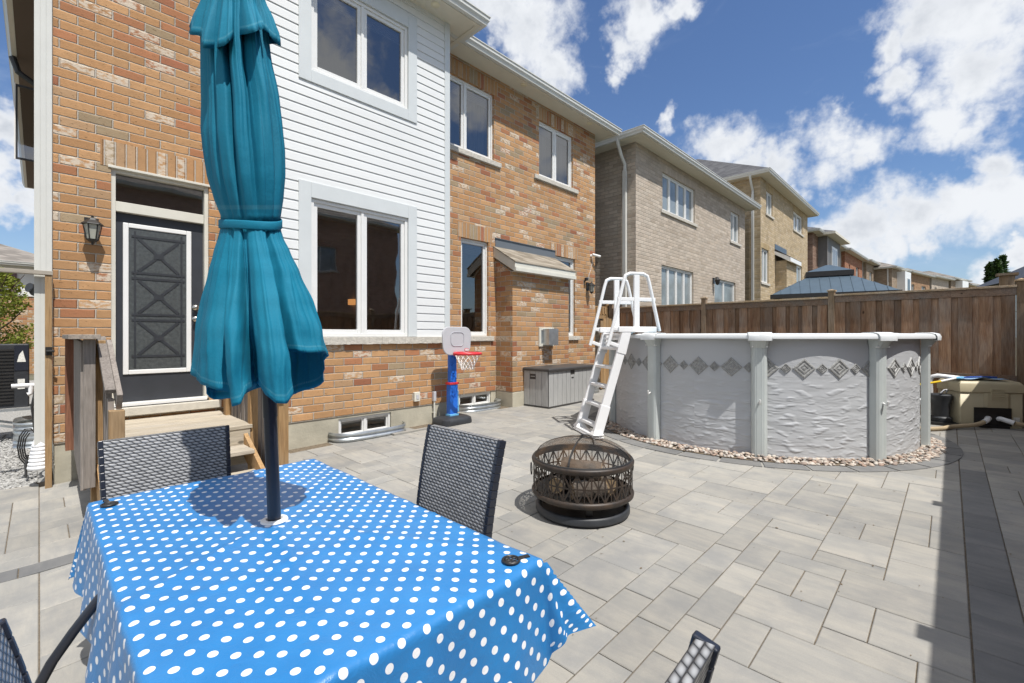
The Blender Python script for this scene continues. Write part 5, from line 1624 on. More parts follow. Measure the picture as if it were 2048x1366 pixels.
tag(q.build('umbrella_ring', M['pvc'], smooth=50), 'white plastic ring round the umbrella pole in the tablecloth', 'ring')
def clip(x, y, rz, lb, ex):
    r = thing('tablecloth_clip', lb, 'clip', (x, y, TZ + .008), rz, 'black flower shaped tablecloth clips')
    q = MB(); q.tube([(.026 * math.cos(a * .2618), .026 * math.sin(a * .2618), .002) for a in range(24)], .0045, 6, closed=True)
    for k in range(5):
        a = k * 1.2566; q.tube([(.012 * math.cos(a) + .0075 * math.cos(b * .785), .012 * math.sin(a) + .0075 * math.sin(b * .785), .002) for b in range(8)], .0028, 5, closed=True)
    q.build('flower', M['black'], r, local=True, smooth=60)
    q = MB(); q.box(.024, ex, -.008, .008, 0, .004); q.box(ex, ex + .004, -.008, .008, -.05, .004); q.build('clamp', M['black'], r, local=True)
clip(1.035, 1.0, R(-20), 'black flower clip on the right corner of the dotted cloth', .06)
clip(.205, 2.55, R(95), 'black flower clip on the far left corner of the dotted cloth', .08)

def canopymat():
    m = bpy.data.materials.new('teal_canvas'); m.use_nodes = True
    t = NT(m.node_tree)
    b = t.n('BsdfPrincipled'); o = t.n('OutputMaterial')
    P = t.n('TexCoord').outputs['Object']
    wv = t.noise(t.vec('MULTIPLY', P, (900, 900, 300)), 1, 2)
    c = t.mix(t.maprange(t.noise(P, 3, 4), .3, .7), (.004, .165, .265), (.006, .19, .30))
    g = t.maprange(wv, .3, .7, .82, 1.18); c = t.mix(1.0, c, t.xyz(g, g, g), 'MULTIPLY')
    su = t.sep(t.n('UVMap').outputs[0])
    fu = t.math('ABSOLUTE', t.math('SUBTRACT', t.math('FRACT', t.math('ADD', t.math('MULTIPLY', su[0], 8.0), .13)), .5))
    seam = t.maprange(fu, .006, .012, 1, 0)
    hem_ = t.maprange(t.math('ABSOLUTE', t.math('SUBTRACT', su[1], .955)), .004, .008, 1, 0)
    dash = t.math('GREATER_THAN', t.math('FRACT', t.math('MULTIPLY', su[0], 420.0)), .35)
    c = t.mix(t.math('MULTIPLY', seam, .45), c, (.002, .06, .10))
    c = t.mix(t.math('MULTIPLY', t.math('MULTIPLY', hem_, dash), .5), c, (.10, .32, .40))
    fade = t.maprange(t.noise(P, 5, 3), .4, .7, 0, .25); c = t.mix(fade, c, (.03, .20, .28))
    t.set(b.inputs['Base Color'], c); b.inputs['Roughness'].default_value = .72; b.inputs['Specular IOR Level'].default_value = .25
    bp = t.n('Bump'); bp.inputs['Strength'].default_value = .3; bp.inputs['Distance'].default_value = .003
    t.set(bp.inputs['Height'], t.math('ADD', wv, t.math('MULTIPLY', t.noise(P, 22, 4, .6, .8), 2.5)))
    t.nt.links.new(bp.outputs[0], b.inputs['Normal'])
    tl = t.n('BsdfTranslucent'); t.set(tl.inputs[0], t.mix(.5, c, (.006, .22, .40)))
    mx = t.n('MixShader'); mx.inputs[0].default_value = .06
    t.nt.links.new(b.outputs[0], mx.inputs[1]); t.nt.links.new(tl.outputs[0], mx.inputs[2]); t.nt.links.new(mx.outputs[0], o.inputs[0])
    return m
M['teal'] = canopymat()
UF = 1.76
def upos(px_, py_): # height above ground and sideways offset of the folded canopy silhouette, metres
    return ((px_ - 1024) / 910 * UF, H + (671 - py_) * UF / 910)
RX, RYv = (SA, -CA), (CA, SA)
um = thing('patio_umbrella', 'closed teal patio umbrella tied round the middle on a dark pole', 'umbrella', (PX, PY, gz(.63)))
q = MB()
def axis_pt(z):
    s_ = (z - .75) / 1.0
    return (PX - RX[0] * .040 * s_, PY - RX[1] * .040 * s_, z)
q.tube([axis_pt(.10), axis_pt(1.16)], .0235, 20); q.tube([axis_pt(1.155), axis_pt(3.05)], .0255, 20); q.build('pole', M['tube'], um, smooth=40)
q = MB(); q.lathe([(.25, 0), (.25, .04), (.22, .07), (.05, .09), (.04, .22), (.001, .22)], 32, (PX, PY, .06)); q.build('base', M['blackp'], um, smooth=40)
def interp(tab, y):
    if y <= tab[0][0]: return tab[0][1:]
    for a, b in zip(tab, tab[1:]):
        if y <= b[0]:
            u = (y - a[0]) / (b[0] - a[0]); u = u * u * (3 - 2 * u) * .4 + u * .6
            return tuple(a[i] + (b[i] - a[i]) * u for i in range(1, len(a)))
    return tab[-1][1:]
BODY = [(-260, 470, 486), (-120, 436, 512), (0, 414, 526), (60, 404, 533), (112, 405, 538), (200, 406, 556), (260, 404, 564), (300, 408, 568), (350, 415, 569), (400, 429, 566), (430, 441, 562), (446, 441, 560)]
SKIRT = [(446, 441, 560), (460, 440, 562), (475, 437, 566), (505, 429, 580), (546, 419, 599), (605, 405, 621), (667, 394, 643), (711, 389, 655), (744, 387, 657), (812, 393, 660)]
FLAP = [(-260, 468, 488), (-120, 440, 508), (-40, 418, 518), (0, 404, 526), (40, 388, 542), (75, 376, 554), (110, 372, 558)]
HEM = [(0, 712), (12, 706), (55, 703), (59, 712), (64, 786), (72, 806), (80, 806), (87, 792), (92, 772), (99, 766), (104, 782), (108, 808), (114, 813), (120, 798), (128, 782), (142, 770), (160, 757), (180, 744), (200, 775), (225, 800), (250, 788), (275, 770), (300, 792), (318, 778), (335, 752), (350, 724), (360, 712)]
FHEM = [(0, 92), (30, 60), (60, 58), (85, 74), (100, 92), (130, 96), (155, 70), (180, 52), (240, 70), (300, 85), (360, 92)]
def facet(FL, d):
    d %= 360
    for (a, x), (b, y) in zip(FL, FL[1:]):
        if d <= b:
            u = (d - a) / (b - a); return x + (y - x) * (u * .55 + .45 * u * u * (3 - 2 * u))
    return FL[-1][1]
def canopy(tab, y0, yf, A, ph, n_=288, m=44, seed=0, pw=.8, name='canopy', lob=4, dep=.92):
    q = MB(); pts = []
    for j in range(m + 1):
        for i in range(n_):
            an = 2 * math.pi * i / n_
            yy = y0 + (yf(math.degrees(an)) - y0) * (j / m)
            L, Rr = interp(tab, yy)
            mid, hw = (L + Rr) / 2, (Rr - L) / 2
            t_ = j / m
            a2 = an + .18 * math.sin(t_ * 3 + seed) + .12 * mnoise.noise(Vector((math.cos(an) * 1.5, math.sin(an) * 1.5, t_ * 2.5 + seed)))
            k = A(t_)
            sc_ = 1 + k * facet(ph, math.degrees(an) + 5 * math.sin(t_ * 2.6 + seed + an)) * 6.5 + .35 * k * mnoise.noise(Vector((math.cos(an) * 4, math.sin(an) * 4, t_ * 4 + seed * 3)))
            if seed == 1: sc_ += -.035 * t_ ** 12
            if seed == 2: sc_ -= .035 * (1 - t_) ** 10
            rg = abs(mnoise.noise(Vector((math.cos(an) * 5.5 + 9, math.sin(an) * 5.5, t_ * 1.1 + seed * 2))))
            sc_ += k * (.45 - 2.2 * min(rg, .25)) * (1 - (.75 * t_ ** 2 if seed == 2 else .5 * t_ ** 2))
            side = abs(math.cos(an)) ** 6
            sc_ = sc_ * (1 - .55 * side) + (1.0 + .15 * (sc_ - 1)) * .55 * side
            f = UF - hw / 910 * UF * dep * sc_ * math.sin(an)
            ax = (mid + hw * sc_ * math.cos(an) - 1024) / 910 * f
            z = H + (671 - yy) * f / 910
            pts.append((CA * f + SA * ax, SA * f - CA * ax, z))
    fs = [(j * n_ + i, j * n_ + (i + 1) % n_, (j + 1) * n_ + (i + 1) % n_, (j + 1) * n_ + i) for j in range(m) for i in range(n_)]
    for j in range(m):
        for i in range(n_):
            i2 = (i + 1) % n_
            ua, ub = i / n_, (i + 1) / n_
            q.poly([pts[j * n_ + i], pts[j * n_ + i2], pts[(j + 1) * n_ + i2], pts[(j + 1) * n_ + i]], uv=[(ua, j / m), (ub, j / m), (ub, (j + 1) / m), (ua, (j + 1) / m)])
    return q
hemf = lambda d: interp([(a, b) for a, b in HEM], d % 360)[0] + 1.2 * math.sin(R(d * 11))
fhemf = lambda d: interp([(a, b) for a, b in FHEM], d % 360)[0] + 3 * math.sin(R(d * 7))
FB1 = [(0, .02), (22, -.03), (34, -.22), (40, .06), (60, .10), (72, -.20), (79, .04), (92, .10), (100, -.24), (107, .05), (120, .10), (127, -.18), (136, .03), (155, -.12), (166, .03), (180, .02), (205, -.2), (230, .05), (255, -.2), (280, .05), (305, -.2), (335, .04), (360, .02)]
FB2 = [(0, .03), (30, .00), (46, -.10), (57, -.30), (62, .06), (72, .12), (84, .10), (90, -.02), (94, -.40), (101, -.42), (105, .02), (110, .12), (116, .10), (121, -.26), (127, -.16), (134, .02), (146, .07), (160, .04), (172, .0), (180, .03), (200, -.2), (225, .05), (250, -.25), (270, .05), (300, -.15), (320, .05), (345, -.05), (360, .03)]
FB3 = [(0, .05), (30, -.12), (42, -.26), (50, .08), (75, .12), (88, -.30), (96, .0), (112, .06), (122, -.24), (130, .0), (150, -.15), (165, .05), (180, .04), (210, -.2), (240, .05), (270, -.2), (300, .05), (330, -.1), (360, .05)]
cb = canopy(BODY, -255, lambda d: 446, lambda t_: .025 + .17 * math.sin(math.pi * min(1, .28 + t_ * .72)) ** .8, FB1, seed=1).build('canopy', M['teal'], um, smooth=180, weld=True, normals=False, solid=.002)
canopy(SKIRT, 446, hemf, lambda t_: .02 + .20 * t_ ** .7, FB2, seed=2).build('skirt', M['teal'], um, smooth=180, weld=True, normals=False, solid=.002)
canopy(FLAP, -255, fhemf, lambda t_: .05 + .20 * t_, FB3, seed=4, m=26).build('vent_flap', M['teal'], um, smooth=180, weld=True, normals=False, solid=.002)
q = MB()
pts = []; n_ = 96
for z_i, yy in enumerate((440, 442, 455, 457)):
    for i in range(n_):
        an = 2 * math.pi * i / n_
        L, Rr = 437.5, 564
        sag = 5 * math.sin(an) + 2.5 * math.sin(2 * an + .6) - 2
        hp = (Rr - L) / 2 * (1.0 if z_i in (1, 2) else .985)
        f = UF - hp / 910 * UF * .93 * math.sin(an)
        ax = ((L + Rr) / 2 + hp * math.cos(an) - 1024) / 910 * f
        z = H + (671 - yy - sag) * f / 910
        pts.append((CA * f + SA * ax, SA * f - CA * ax, z))
q.mesh(pts, [(j * n_ + i, j * n_ + (i + 1) % n_, (j + 1) * n_ + (i + 1) % n_, (j + 1) * n_ + i) for j in range(3) for i in range(n_)])
q.build('tie_strap', M['teal'], um, smooth=180, normals=False, solid=.003)

# ------------------------------------------------------------------ wicker chairs
def wicker():
    m = bpy.data.materials.new('grey_wicker'); m.use_nodes = True
    t = NT(m.node_tree)
    b = t.n('BsdfPrincipled'); o = t.n('OutputMaterial'); t.nt.links.new(b.outputs[0], o.inputs[0])
    s = t.sep(t.n('UVMap').outputs[0])
    rv = t.math('DIVIDE', s[1], .0155); row = t.math('FLOOR', rv); fr = t.math('SUBTRACT', rv, row)
    cu = t.math('ADD', t.math('DIVIDE', s[0], .031), t.math('MULTIPLY', row, .36))
    cu = t.math('MULTIPLY_ADD', fr, -.42, cu); cf = t.math('FLOOR', cu); fu = t.math('SUBTRACT', cu, cf)
    pr = t.math('POWER', t.math('SINE', t.math('MULTIPLY', fr, math.pi)), .6)
    pu = t.math('POWER', t.math('SINE', t.math('MULTIPLY', fu, math.pi)), .5)
    h = t.math('MULTIPLY', pr, pu)
    wn = t.n('TexWhiteNoise', noise_dimensions='2D'); t.set(wn.inputs[0], t.xyz(cf, row, 0))
    c = t.mix(wn.outputs['Value'], (.17, .173, .178), (.30, .302, .305))
    c = t.mix(t.maprange(h, .22, .62, .92, 0), c, (.022, .022, .025))
    c = t.mix(t.maprange(h, .62, .98, 0, .6), c, (.45, .455, .46))  # strand crests lightened: highlights painted into the colour
    t.set(b.inputs['Base Color'], c); b.inputs['Roughness'].default_value = .36; b.inputs['Specular IOR Level'].default_value = .6
    bp = t.n('Bump'); bp.inputs['Strength'].default_value = .9; bp.inputs['Distance'].default_value = .004
    t.set(bp.inputs['Height'], h); t.nt.links.new(bp.outputs[0], b.inputs['Normal'])
    return m
M['wicker'] = wicker()
def make_chair(label):
    r = thing('wicker_chair', label, 'chair', (0, 0, 0), 0, 'wicker chairs round the table')
    # backrest: curved woven panel, local +y is the direction the sitter faces
    q = MB(); nu, nv = 20, 22; hw = .262
    def bp_(u, v, side):
        z = .42 + .512 * v
        y = -.215 - .055 * v - .04 * v * v + .004 * math.cos(u * math.pi / 2) * -1 + (.016 if side else -.016)
        wv = hw * (1 - .05 * (1 - v))
        return (u * wv, y, z)
    for side in (0, 1):
        for i in range(nu):
            for j in range(nv):
                u0, u1 = -1 + 2 * i / nu, -1 + 2 * (i + 1) / nu; v0, v1 = j / nv, (j + 1) / nv
                P = [bp_(u0, v0, side), bp_(u1, v0, side), bp_(u1, v1, side), bp_(u0, v1, side)]
                U = [(u0 * hw, v0 * .53), (u1 * hw, v0 * .53), (u1 * hw, v1 * .53), (u0 * hw, v1 * .53)]
                if side: P = P[::-1]; U = U[::-1]
                q.poly(P, uv=U)
    for i in range(nu):
        u0, u1 = -1 + 2 * i / nu, -1 + 2 * (i + 1) / nu
        q.poly([bp_(u0, 1, 0), bp_(u1, 1, 0), bp_(u1, 1, 1), bp_(u0, 1, 1)], uv=[(u0 * .3, 0), (u1 * .3, 0), (u1 * .3, .031), (u0 * .3, .031)])
    q.build('backrest', M['wicker'], r, local=True, smooth=45, weld=True, normals=False)
    for sx in (-1, 1):
        q = MB(); n2 = 14
        q2 = [Vector(bp_(sx, j / n2, 0)) + Vector((sx * .006, .016, 0)) for j in range(n2 + 1)]
        for a, b in zip(q2, q2[1:]): q.beam(a, b, .020, .044, up=(0, 1, 0))
        q.build('back_rail', M['tube'], r, local=True, bevel=.004)
    q = MB()
    for i in range(12):
        for j in range(12):
            def sp(i, j): return (-.25 + .5 * i / 12, -.22 + .46 * j / 12, .43 - .012 * math.sin(math.pi * i / 12) * math.sin(math.pi * j / 12))
            q.poly([sp(i, j), sp(i + 1, j), sp(i + 1, j + 1), sp(i, j + 1)], uv=[sp(i, j)[:2], sp(i + 1, j)[:2], sp(i + 1, j + 1)[:2], sp(i, j + 1)[:2]])
    q.box(-.25, .25, -.22, .24, .385, .42)
    q.build('seat', M['wicker'], r, local=True, normals=False)
    for sx in (-1, 1):
        pass
        q = MB(); q.tube([(sx * .272, .24, .47), (sx * .265, .245, .02)], .014, 12); q.build('leg', M['tube'], r, local=True, smooth=60)
        q = MB(); q.tube([(sx * .25, -.215, .45), (sx * .25, -.235, .25), (sx * .252, -.27, .01)], .014, 12); q.build('leg', M['tube'], r, local=True, smooth=60)
    return r
ch0 = make_chair('wicker chair at the far end of the table in front of the wooden steps')
ch0.location = (.475, 2.66, gz(.47)); ch0.rotation_euler = (0, 0, R(180 + .5))
for (x, y, a, lb) in ((1.17, 1.755, 90.5, 'wicker chair on the right side of the table near the fire pit'),
                      (.255, .99, -88, 'wicker chair cut off by the lower left corner of the photo'),
                      (.50, .595, 2, 'wicker chair at the near end of the table, only its top edge showing')):
    c = copy_tree(ch0); c['label'] = lb; c.location = (x, y, gz(x)); c.rotation_euler = (0, 0, R(a))

q = MB()
rn = random.Random(77)
for k in range(240):
    x = rn.uniform(.9, 7.0); y = rn.uniform(-.9, 5.0)
    if math.hypot(x - RC[0], y - RC[1]) < 2.4: continue
    a = rn.uniform(0, 6.28); L_ = rn.uniform(.004, .013); w_ = L_ * rn.uniform(.2, .6); z = gz(x) + .003
    dx, dy = math.cos(a), math.sin(a)
    q.poly([(x - dx * L_, y - dy * L_, z), (x + dy * w_, y - dx * w_, z + .002), (x + dx * L_, y + dy * L_, z), (x - dy * w_, y + dx * w_, z + .001)], a=rn.uniform(.02, 1))
tag(q.build('leaf_litter', mat('leaf_litter', (.16, .11, .06), .9, var=.5, vscale=20), normals=False), 'tiny brown leaf bits and seeds scattered on the paving', 'leaf litter', kind='stuff')

# ------------------------------------------------------------------ neighbouring houses
def house_at(name, label, P0, P1, depth, ze, wall, wins=(), rmat='shingle_grey', small=False, group=None, z0=-.05, dsp=True, ov=.37, bump=None, doors=(), rise=.42):
    ang = math.atan2(P1[1] - P0[1], P1[0] - P0[0]); L = math.hypot(P1[0] - P0[0], P1[1] - P0[1])
    r = thing(name, label, 'house', (P0[0], P0[1], z0), ang, group)
    q = MB()
    wallplane(q, 0, 0, L, 0, ze - z0, [w_[:4] for w_ in wins], .12)
    q.poly([(0, 0, 0), (0, 0, ze - z0), (0, depth, ze - z0), (0, depth, 0)])
    q.poly([(L, 0, 0), (L, depth, 0), (L, depth, ze - z0), (L, 0, ze - z0)])
    q.poly([(L, depth, 0), (0, depth, 0), (0, depth, ze - z0), (L, depth, ze - z0)])
    q.build('wall', M[wall], r, local=True, normals=False)
    for w_ in wins:
        window(r, *w_[:4], 0, w_[4], .05 if not small else .08, local=True, small=small, curtain=w_[5] if len(w_) > 5 else 0, blind=.15 if not small else 0, sill=(len(w_) < 7), sill_over=.12, deep=.6, glass=M['pale_glass'])
        if not small and w_[2] > 2: 
            q = MB(); q.box(w_[0] - .08, w_[1] + .08, -.004, .05, w_[3] + .003, min(w_[3] + .22, ze - z0 - .03)); q.build('lintel', M[wall + '_s'] if wall + '_s' in M else M[wall], r, local=True)
    roofparts(r, 0, L, 0, depth, ze - z0, ov=ov, rmat=rmat, local=True, small=small, rise=rise)
    if dsp:
        q = MB()
        yd = .28
        if not small: q.tube([(-ov - .05, yd, ze - z0 + .03), (-ov - .05, yd, ze - z0 - .08), (-.25, yd, ze - z0 - .35), (-.07, yd, ze - z0 - .55), (-.07, yd, ze - z0 - .75)], .045, 8)
        q.box(-.115, -.03, yd - .045, yd + .045, 0, ze - z0 - (.7 if not small else 0))
        q.build('downspout', M['gutter'], r, local=True, smooth=40)
    return r
M['brick_grey_s'] = brickmat('brick_grey_soldier', [(.6, (.50, .425, .345)), (.4, (.52, .45, .37))], mortar=(.42, .37, .31), chips=.2, soldier=True)
M['brick_yellow_s'] = brickmat('brick_yellow_soldier', [(.6, (.47, .36, .20)), (.4, (.42, .30, .16))], mortar=(.36, .29, .19), chips=.2, soldier=True)
M['brick_yellow'] = M['brick_yel']
gh = house_at('grey_brick_house', 'taupe grey brick house with white windows next door beyond the fence', (10.73, 5.87), (19.45, 5.87), 16, 6.50, 'brick_grey',
         [(1.52, 3.80, 5.08, 6.17, 4, 1.0), (7.10, 8.06, 5.05, 6.17, 2, .9), (1.46, 3.68, 1.6, 3.53, 4, .8), (5.48, 7.62, .75, 3.52, 2, .35)], rmat='shingle')
yh = house_at('yellow_brick_house', 'tall yellow brick house with a dark hip roof beyond the grey one', (20.72, 5.65), (29.35, 5.65), 16, 8.06, 'brick_yellow',
         [(.80, 1.78, 6.74, 7.74, 2, .9), (5.50, 7.45, 6.85, 7.80, 2, .9), (.14, 1.15, 3.75, 5.19, 2, .9), (5.3, 7.3, 2.6, 5.15, 2, .5)], rmat='shingle_dark', rise=.62)
# rear chimney bump with its own little roof on the yellow house
q = MB(); q.box(2.2, 4.0, -.45, .02, 0, 4.85); cb2 = q.build('chimney', M['brick_yellow'], yh, local=True)
q = MB(); q.mesh([(2.1, -.62, 4.98), (4.15, -.62, 4.98), (4.15, 0, 5.4), (2.1, 0, 5.4), (2.1, -.62, 4.96), (4.15, -.62, 4.96), (4.15, 0, 5.3), (2.1, 0, 5.3)], [(0, 1, 2, 3), (7, 6, 5, 4), (0, 4, 5, 1), (1, 5, 6, 2), (3, 7, 4, 0)]); q.build('chimney_roof', M['shingle_dark'], cb2, local=True)
q = MB(); q.box(2.1, 4.15, -.62, -.58, 4.78, 4.955); q.mesh([(2.1 + e, y, z) for e in (0, .03) for (y, z) in ((-.58, 4.78), (-.58, 4.97), (0, 5.36), (0, 5.15))], [(0, 1, 2, 3), (7, 6, 5, 4), (0, 4, 5, 1), (1, 5, 6, 2), (2, 6, 7, 3), (3, 7, 4, 0)]); q.build('fascia', M['white'], cb2, local=True)
q = MB(); q.box(2.1, 4.1, -.02, .01, 5.38, 5.62); q.build('flashing', M['metalroof'], cb2, local=True)
q = MB(); frame_ring(q, 2.9, 3.4, 2.6, 3.1, -.50, -.45, .07); q.box(2.97, 3.33, -.6, -.45, 2.67, 3.0); q.build('vent', M['cream'], cb2, local=True)
r = thing('wall_lantern', 'black wall lantern beside the patio door of the grey brick house', 'wall lantern', (16.07, 5.87, 3.35))
q = MB(); q.box(-.06, .06, -.03, 0, -.1, .1); q.lathe([(.02, .12), (.09, .02), (.06, -.12), (.01, -.16)], 8, (0, -.15, 0)); q.tube([(0, -.02, .08), (0, -.15, .12)], .012, 6); q.build('lantern_body', M['black'], r, local=True)

FG = 'row of brick houses receding beyond the fence'
h3 = house_at('brown_brick_house', 'brown brick house with a grey sided bay behind the gazebo roof', (34.2, 6.3), (42.2, 6.1), 14, 8.05, 'brick_brown', [(6.4, 7.4, 6.4, 7.6, 1)], small=True, group=FG, dsp=False, rmat='shingle_dark')
q = MB(); q.box(1.4, 5.3, -.5, .05, 2.0, 8.1 - .1)
b3 = q.build('bay', M['sidgrey'], h3, local=True)
q = MB()
for k in range(48): q.box(1.395, 5.305, -.515, -.50, 2.0 + k * .125, 2.105 + k * .125)
q.build('lap_siding', M['sidgrey'], b3, local=True)
q = MB(); q.box(2.6, 4.3, -.56, -.52, 5.6, 7.5); wf = q.build('window', M['frame'], b3, local=True)
q = MB()
for k in range(3): q.poly([(2.7 + k * .52, -.565, 5.75), (3.13 + k * .52, -.565, 5.75), (3.13 + k * .52, -.565, 7.35), (2.7 + k * .52, -.565, 7.35)])
q.build('pane', M['glass'], wf, local=True, normals=False)
q = MB()
M['taupe'] = mat('taupe_trim', (.30, .29, .28), .6)
for xx in (1.38, 5.22):
    q = MB(); q.box(xx, xx + .1, -.54, -.50, 2.0, 8.0); q.build('corner_trim', M['taupe'], b3, local=True)
q = MB(); ring(q, 1.4, 5.3, -.5, 3, [(.0, 8.02), (.55, 8.02), (.55, 8.17), (0, 8.17)]); q.build('gutter', M['soffit'], b3, local=True)
q = MB(); q.mesh([(.85, -1.05, 8.17), (5.85, -1.05, 8.17), (5.85, 3, 8.17), (.85, 3, 8.17), (3.35, 1.5, 9.2)], [(0, 1, 4), (1, 2, 4), (3, 0, 4)]); q.build('roof', M['shingle_dark'], b3, local=True)
house_at('red_brick_house', 'orange red brick house just right of the grey sided bay', (43.2, 5.85), (50.2, 5.55), 14, 8.0, 'brick_red', [(1.4, 1.9, 5.9, 7.2, 1), (4.2, 5.4, 5.9, 7.3, 1)], small=True, group=FG, rmat='shingle_grey')
house_at('tan_brick_house', 'narrow tan brick house right of the orange red one', (50.6, 5.3), (55.6, 4.95), 13, 7.95, 'brick_tan', [(1.2, 2.3, 5.9, 7.3, 1), (3.6, 4.1, 5.8, 7.0, 1)], small=True, group=FG, rmat='shingle_grey')
h6 = house_at('cream_brick_house', 'cream brick house with a tall white bay in the far row', (53.8, 3.8), (58.6, 3.05), 11, 7.6, 'brick_tan', [(4.0, 4.6, 5.4, 6.6, 1)], small=True, group=FG, rmat='shingle_grey')
q = MB(); q.box(1.6, 3.6, -.6, .05, 2, 7.45); b6 = q.build('bay', M['white'], h6, local=True)
q = MB(); q.box(2.2, 3.2, -.63, -.601, 5.4, 6.9); wf = q.build('window', M['frame'], b6, local=True)
q = MB(); q.poly([(2.28, -.635, 5.5), (3.12, -.635, 5.5), (3.12, -.635, 6.8), (2.28, -.635, 6.8)]); q.build('pane', M['glass'], wf, local=True, normals=False)
house_at('orange_brick_house', 'plain orange brick house with two windows in the middle of the far row', (58.9, 2.9), (65.4, 1.55), 11, 7.6, 'brick_orange', [(.8, 1.7, 5.2, 6.6, 1), (4.0, 5.3, 5.2, 6.6, 1)], small=True, group=FG, rmat='shingle_grey')
house_at('taupe_brick_house', 'taupe brick house with two windows right of the orange one', (65.8, 1.4), (71.4, .1), 10, 7.7, 'brick_grey', [(1.0, 1.6, 5.3, 6.7, 1), (3.3, 4.5, 5.3, 6.7, 1)], small=True, group=FG, rmat='shingle_grey')
h9 = house_at('white_bay_house', 'pale house with a narrow white bay near the end of the far row', (71.9, -.1), (77.0, -1.4), 10, 7.9, 'brick_tan', [(4.2, 4.8, 5.3, 6.6, 1)], small=True, group=FG, rmat='shingle_grey')
q = MB(); q.box(1.5, 3.6, -.6, .05, 2, 7.8); q.build('bay', M['white'], h9, local=True)
house_at('beige_brick_house', 'last beige brick house at the right end of the far row', (77.6, -1.6), (82.5, -3.0), 10, 7.5, 'brick_yellow', [(1.5, 2.5, 5.3, 6.5, 1), (3.6, 4.3, 5.3, 6.5, 1)], small=True, group=FG, rmat='shingle_grey')
# house seen past the left corner
lh = house_at('street_house', 'brick and siding house with a grey shingle roof seen past the left corner', (-7.0, 26), (.6, 26), 9, 4.15, 'brick', [], small=True, dsp=False, rmat='shingle_grey')
q = MB(); q.box(.0, 7.6, -.03, 0, 3.05, 4.2); q.build('siding', M['white'], lh, local=True)
q = MB(); q.box(4.9, 6.15, -.08, -.031, 3.12, 3.92); wf = q.build('window', M['frame'], lh, local=True)
q = MB()
for a, b in ((4.98, 5.5), (5.56, 6.08)): q.poly([(a, -.085, 3.2), (b, -.085, 3.2), (b, -.085, 3.85), (a, -.085, 3.85)])
q.build('pane', M['glass'], wf, local=True, normals=False)
q = MB(); q.box(6.2, 6.40, -.07, -.031, 3.12, 3.92); q.build('shutter', M['shutter'], lh, local=True)
# brick house across the rear lots, mirrored in the lower windows
house_at('rear_house', 'dark brick house across the rear gardens, mirrored in the lower windows', (16, -14), (-3, -14), 9, 8.2, 'brick_dark', [(4, 6, 5.2, 6.6, 2), (11, 13, 5.2, 6.6, 2), (7, 9, 1.5, 3.2, 2)], small=True, dsp=False)

# ------------------------------------------------------------------ gazebo and canopy beyond the fence
gz_ = thing('gazebo', 'gazebo with a two tier blue grey metal roof beyond the fence', 'gazebo', (19.3, 3.1, 0), math.atan2(-3.3, .8) )
GL, GD = 3.45, 3.0
def pyr(q, L0, D0, z0_, L1, D1, z1_, cx_, cy_):
    a = [(cx_ - L0 / 2, cy_ - D0 / 2, z0_), (cx_ + L0 / 2, cy_ - D0 / 2, z0_), (cx_ + L0 / 2, cy_ + D0 / 2, z0_), (cx_ - L0 / 2, cy_ + D0 / 2, z0_)]
    b = [(cx_ - L1 / 2, cy_ - D1 / 2, z1_), (cx_ + L1 / 2, cy_ - D1 / 2, z1_), (cx_ + L1 / 2, cy_ + D1 / 2, z1_), (cx_ - L1 / 2, cy_ + D1 / 2, z1_)]
    q.mesh(a + b, [(i, (i + 1) % 4, 4 + (i + 1) % 4, 4 + i) for i in range(4)] + [(4, 5, 6, 7)])
    return a, b
q = MB(); a, b = pyr(q, GL, GD, 2.86, 1.15, .95, 3.53, 0, 0)
for s_ in range(4):
    A_, B_, C_, D_ = Vector(a[s_]), Vector(a[(s_ + 1) % 4]), Vector(b[(s_ + 1) % 4]), Vector(b[s_])
    n_ = 12
    for k in range(n_ + 1):
        u = k / n_
        bot = A_.lerp(B_, u)
        tl = (C_ - D_).length / (B_ - A_).length
        lo_, hi_ = (1 - tl) / 2, (1 + tl) / 2
        if u < lo_: top = A_.lerp(D_, u / lo_)
        elif u > hi_: top = B_.lerp(C_, (1 - u) / (1 - hi_))
        else: top = D_.lerp(C_, (u - lo_) / (hi_ - lo_))
        if (top - bot).length > .05: q.beam(bot + Vector((0, 0, .006)), top + Vector((0, 0, .006)), .018, .022)
q.build('roof', M['metalroof'], gz_, local=True)
q = MB(); pyr(q, 1.32, 1.12, 3.68, .12, .1, 3.95, 0, 0); q.build('top_roof', M['metalroof'], gz_, local=True)
q = MB()
for (x0, x1, y0, y1, z0_, z1_) in ((-GL / 2 - .02, GL / 2 + .02, -GD / 2 - .03, -GD / 2 + .05, 2.74, 2.87), (-GL / 2 - .02, GL / 2 + .02, GD / 2 - .05, GD / 2 + .03, 2.74, 2.87), (-GL / 2 - .03, -GL / 2 + .05, -GD / 2, GD / 2, 2.741, 2.868), (GL / 2 - .05, GL / 2 + .03, -GD / 2, GD / 2, 2.741, 2.868),
    (-.68, .68, -.58, -.52, 3.51, 3.685), (-.68, .68, .52, .58, 3.51, 3.685), (-.68, -.62, -.57, .57, 3.511, 3.683), (.62, .68, -.57, .57, 3.511, 3.683)): q.box(x0, x1, y0, y1, z0_, z1_)
q.build('eave_beam', M['black'], gz_, local=True)
for sx in (-1, 1):
    for sy in (-1, 1):
        q = MB(); q.box(sx * 1.45 - .05, sx * 1.45 + .05, sy * 1.25 - .05, sy * 1.25 + .05, 0, 2.75); q.build('post', M['black'], gz_, local=True)
r = thing('black_canopy', 'black pitched canopy roof showing over the fence at the right edge', 'canopy', (16.6, -2.2, 0), R(-75))
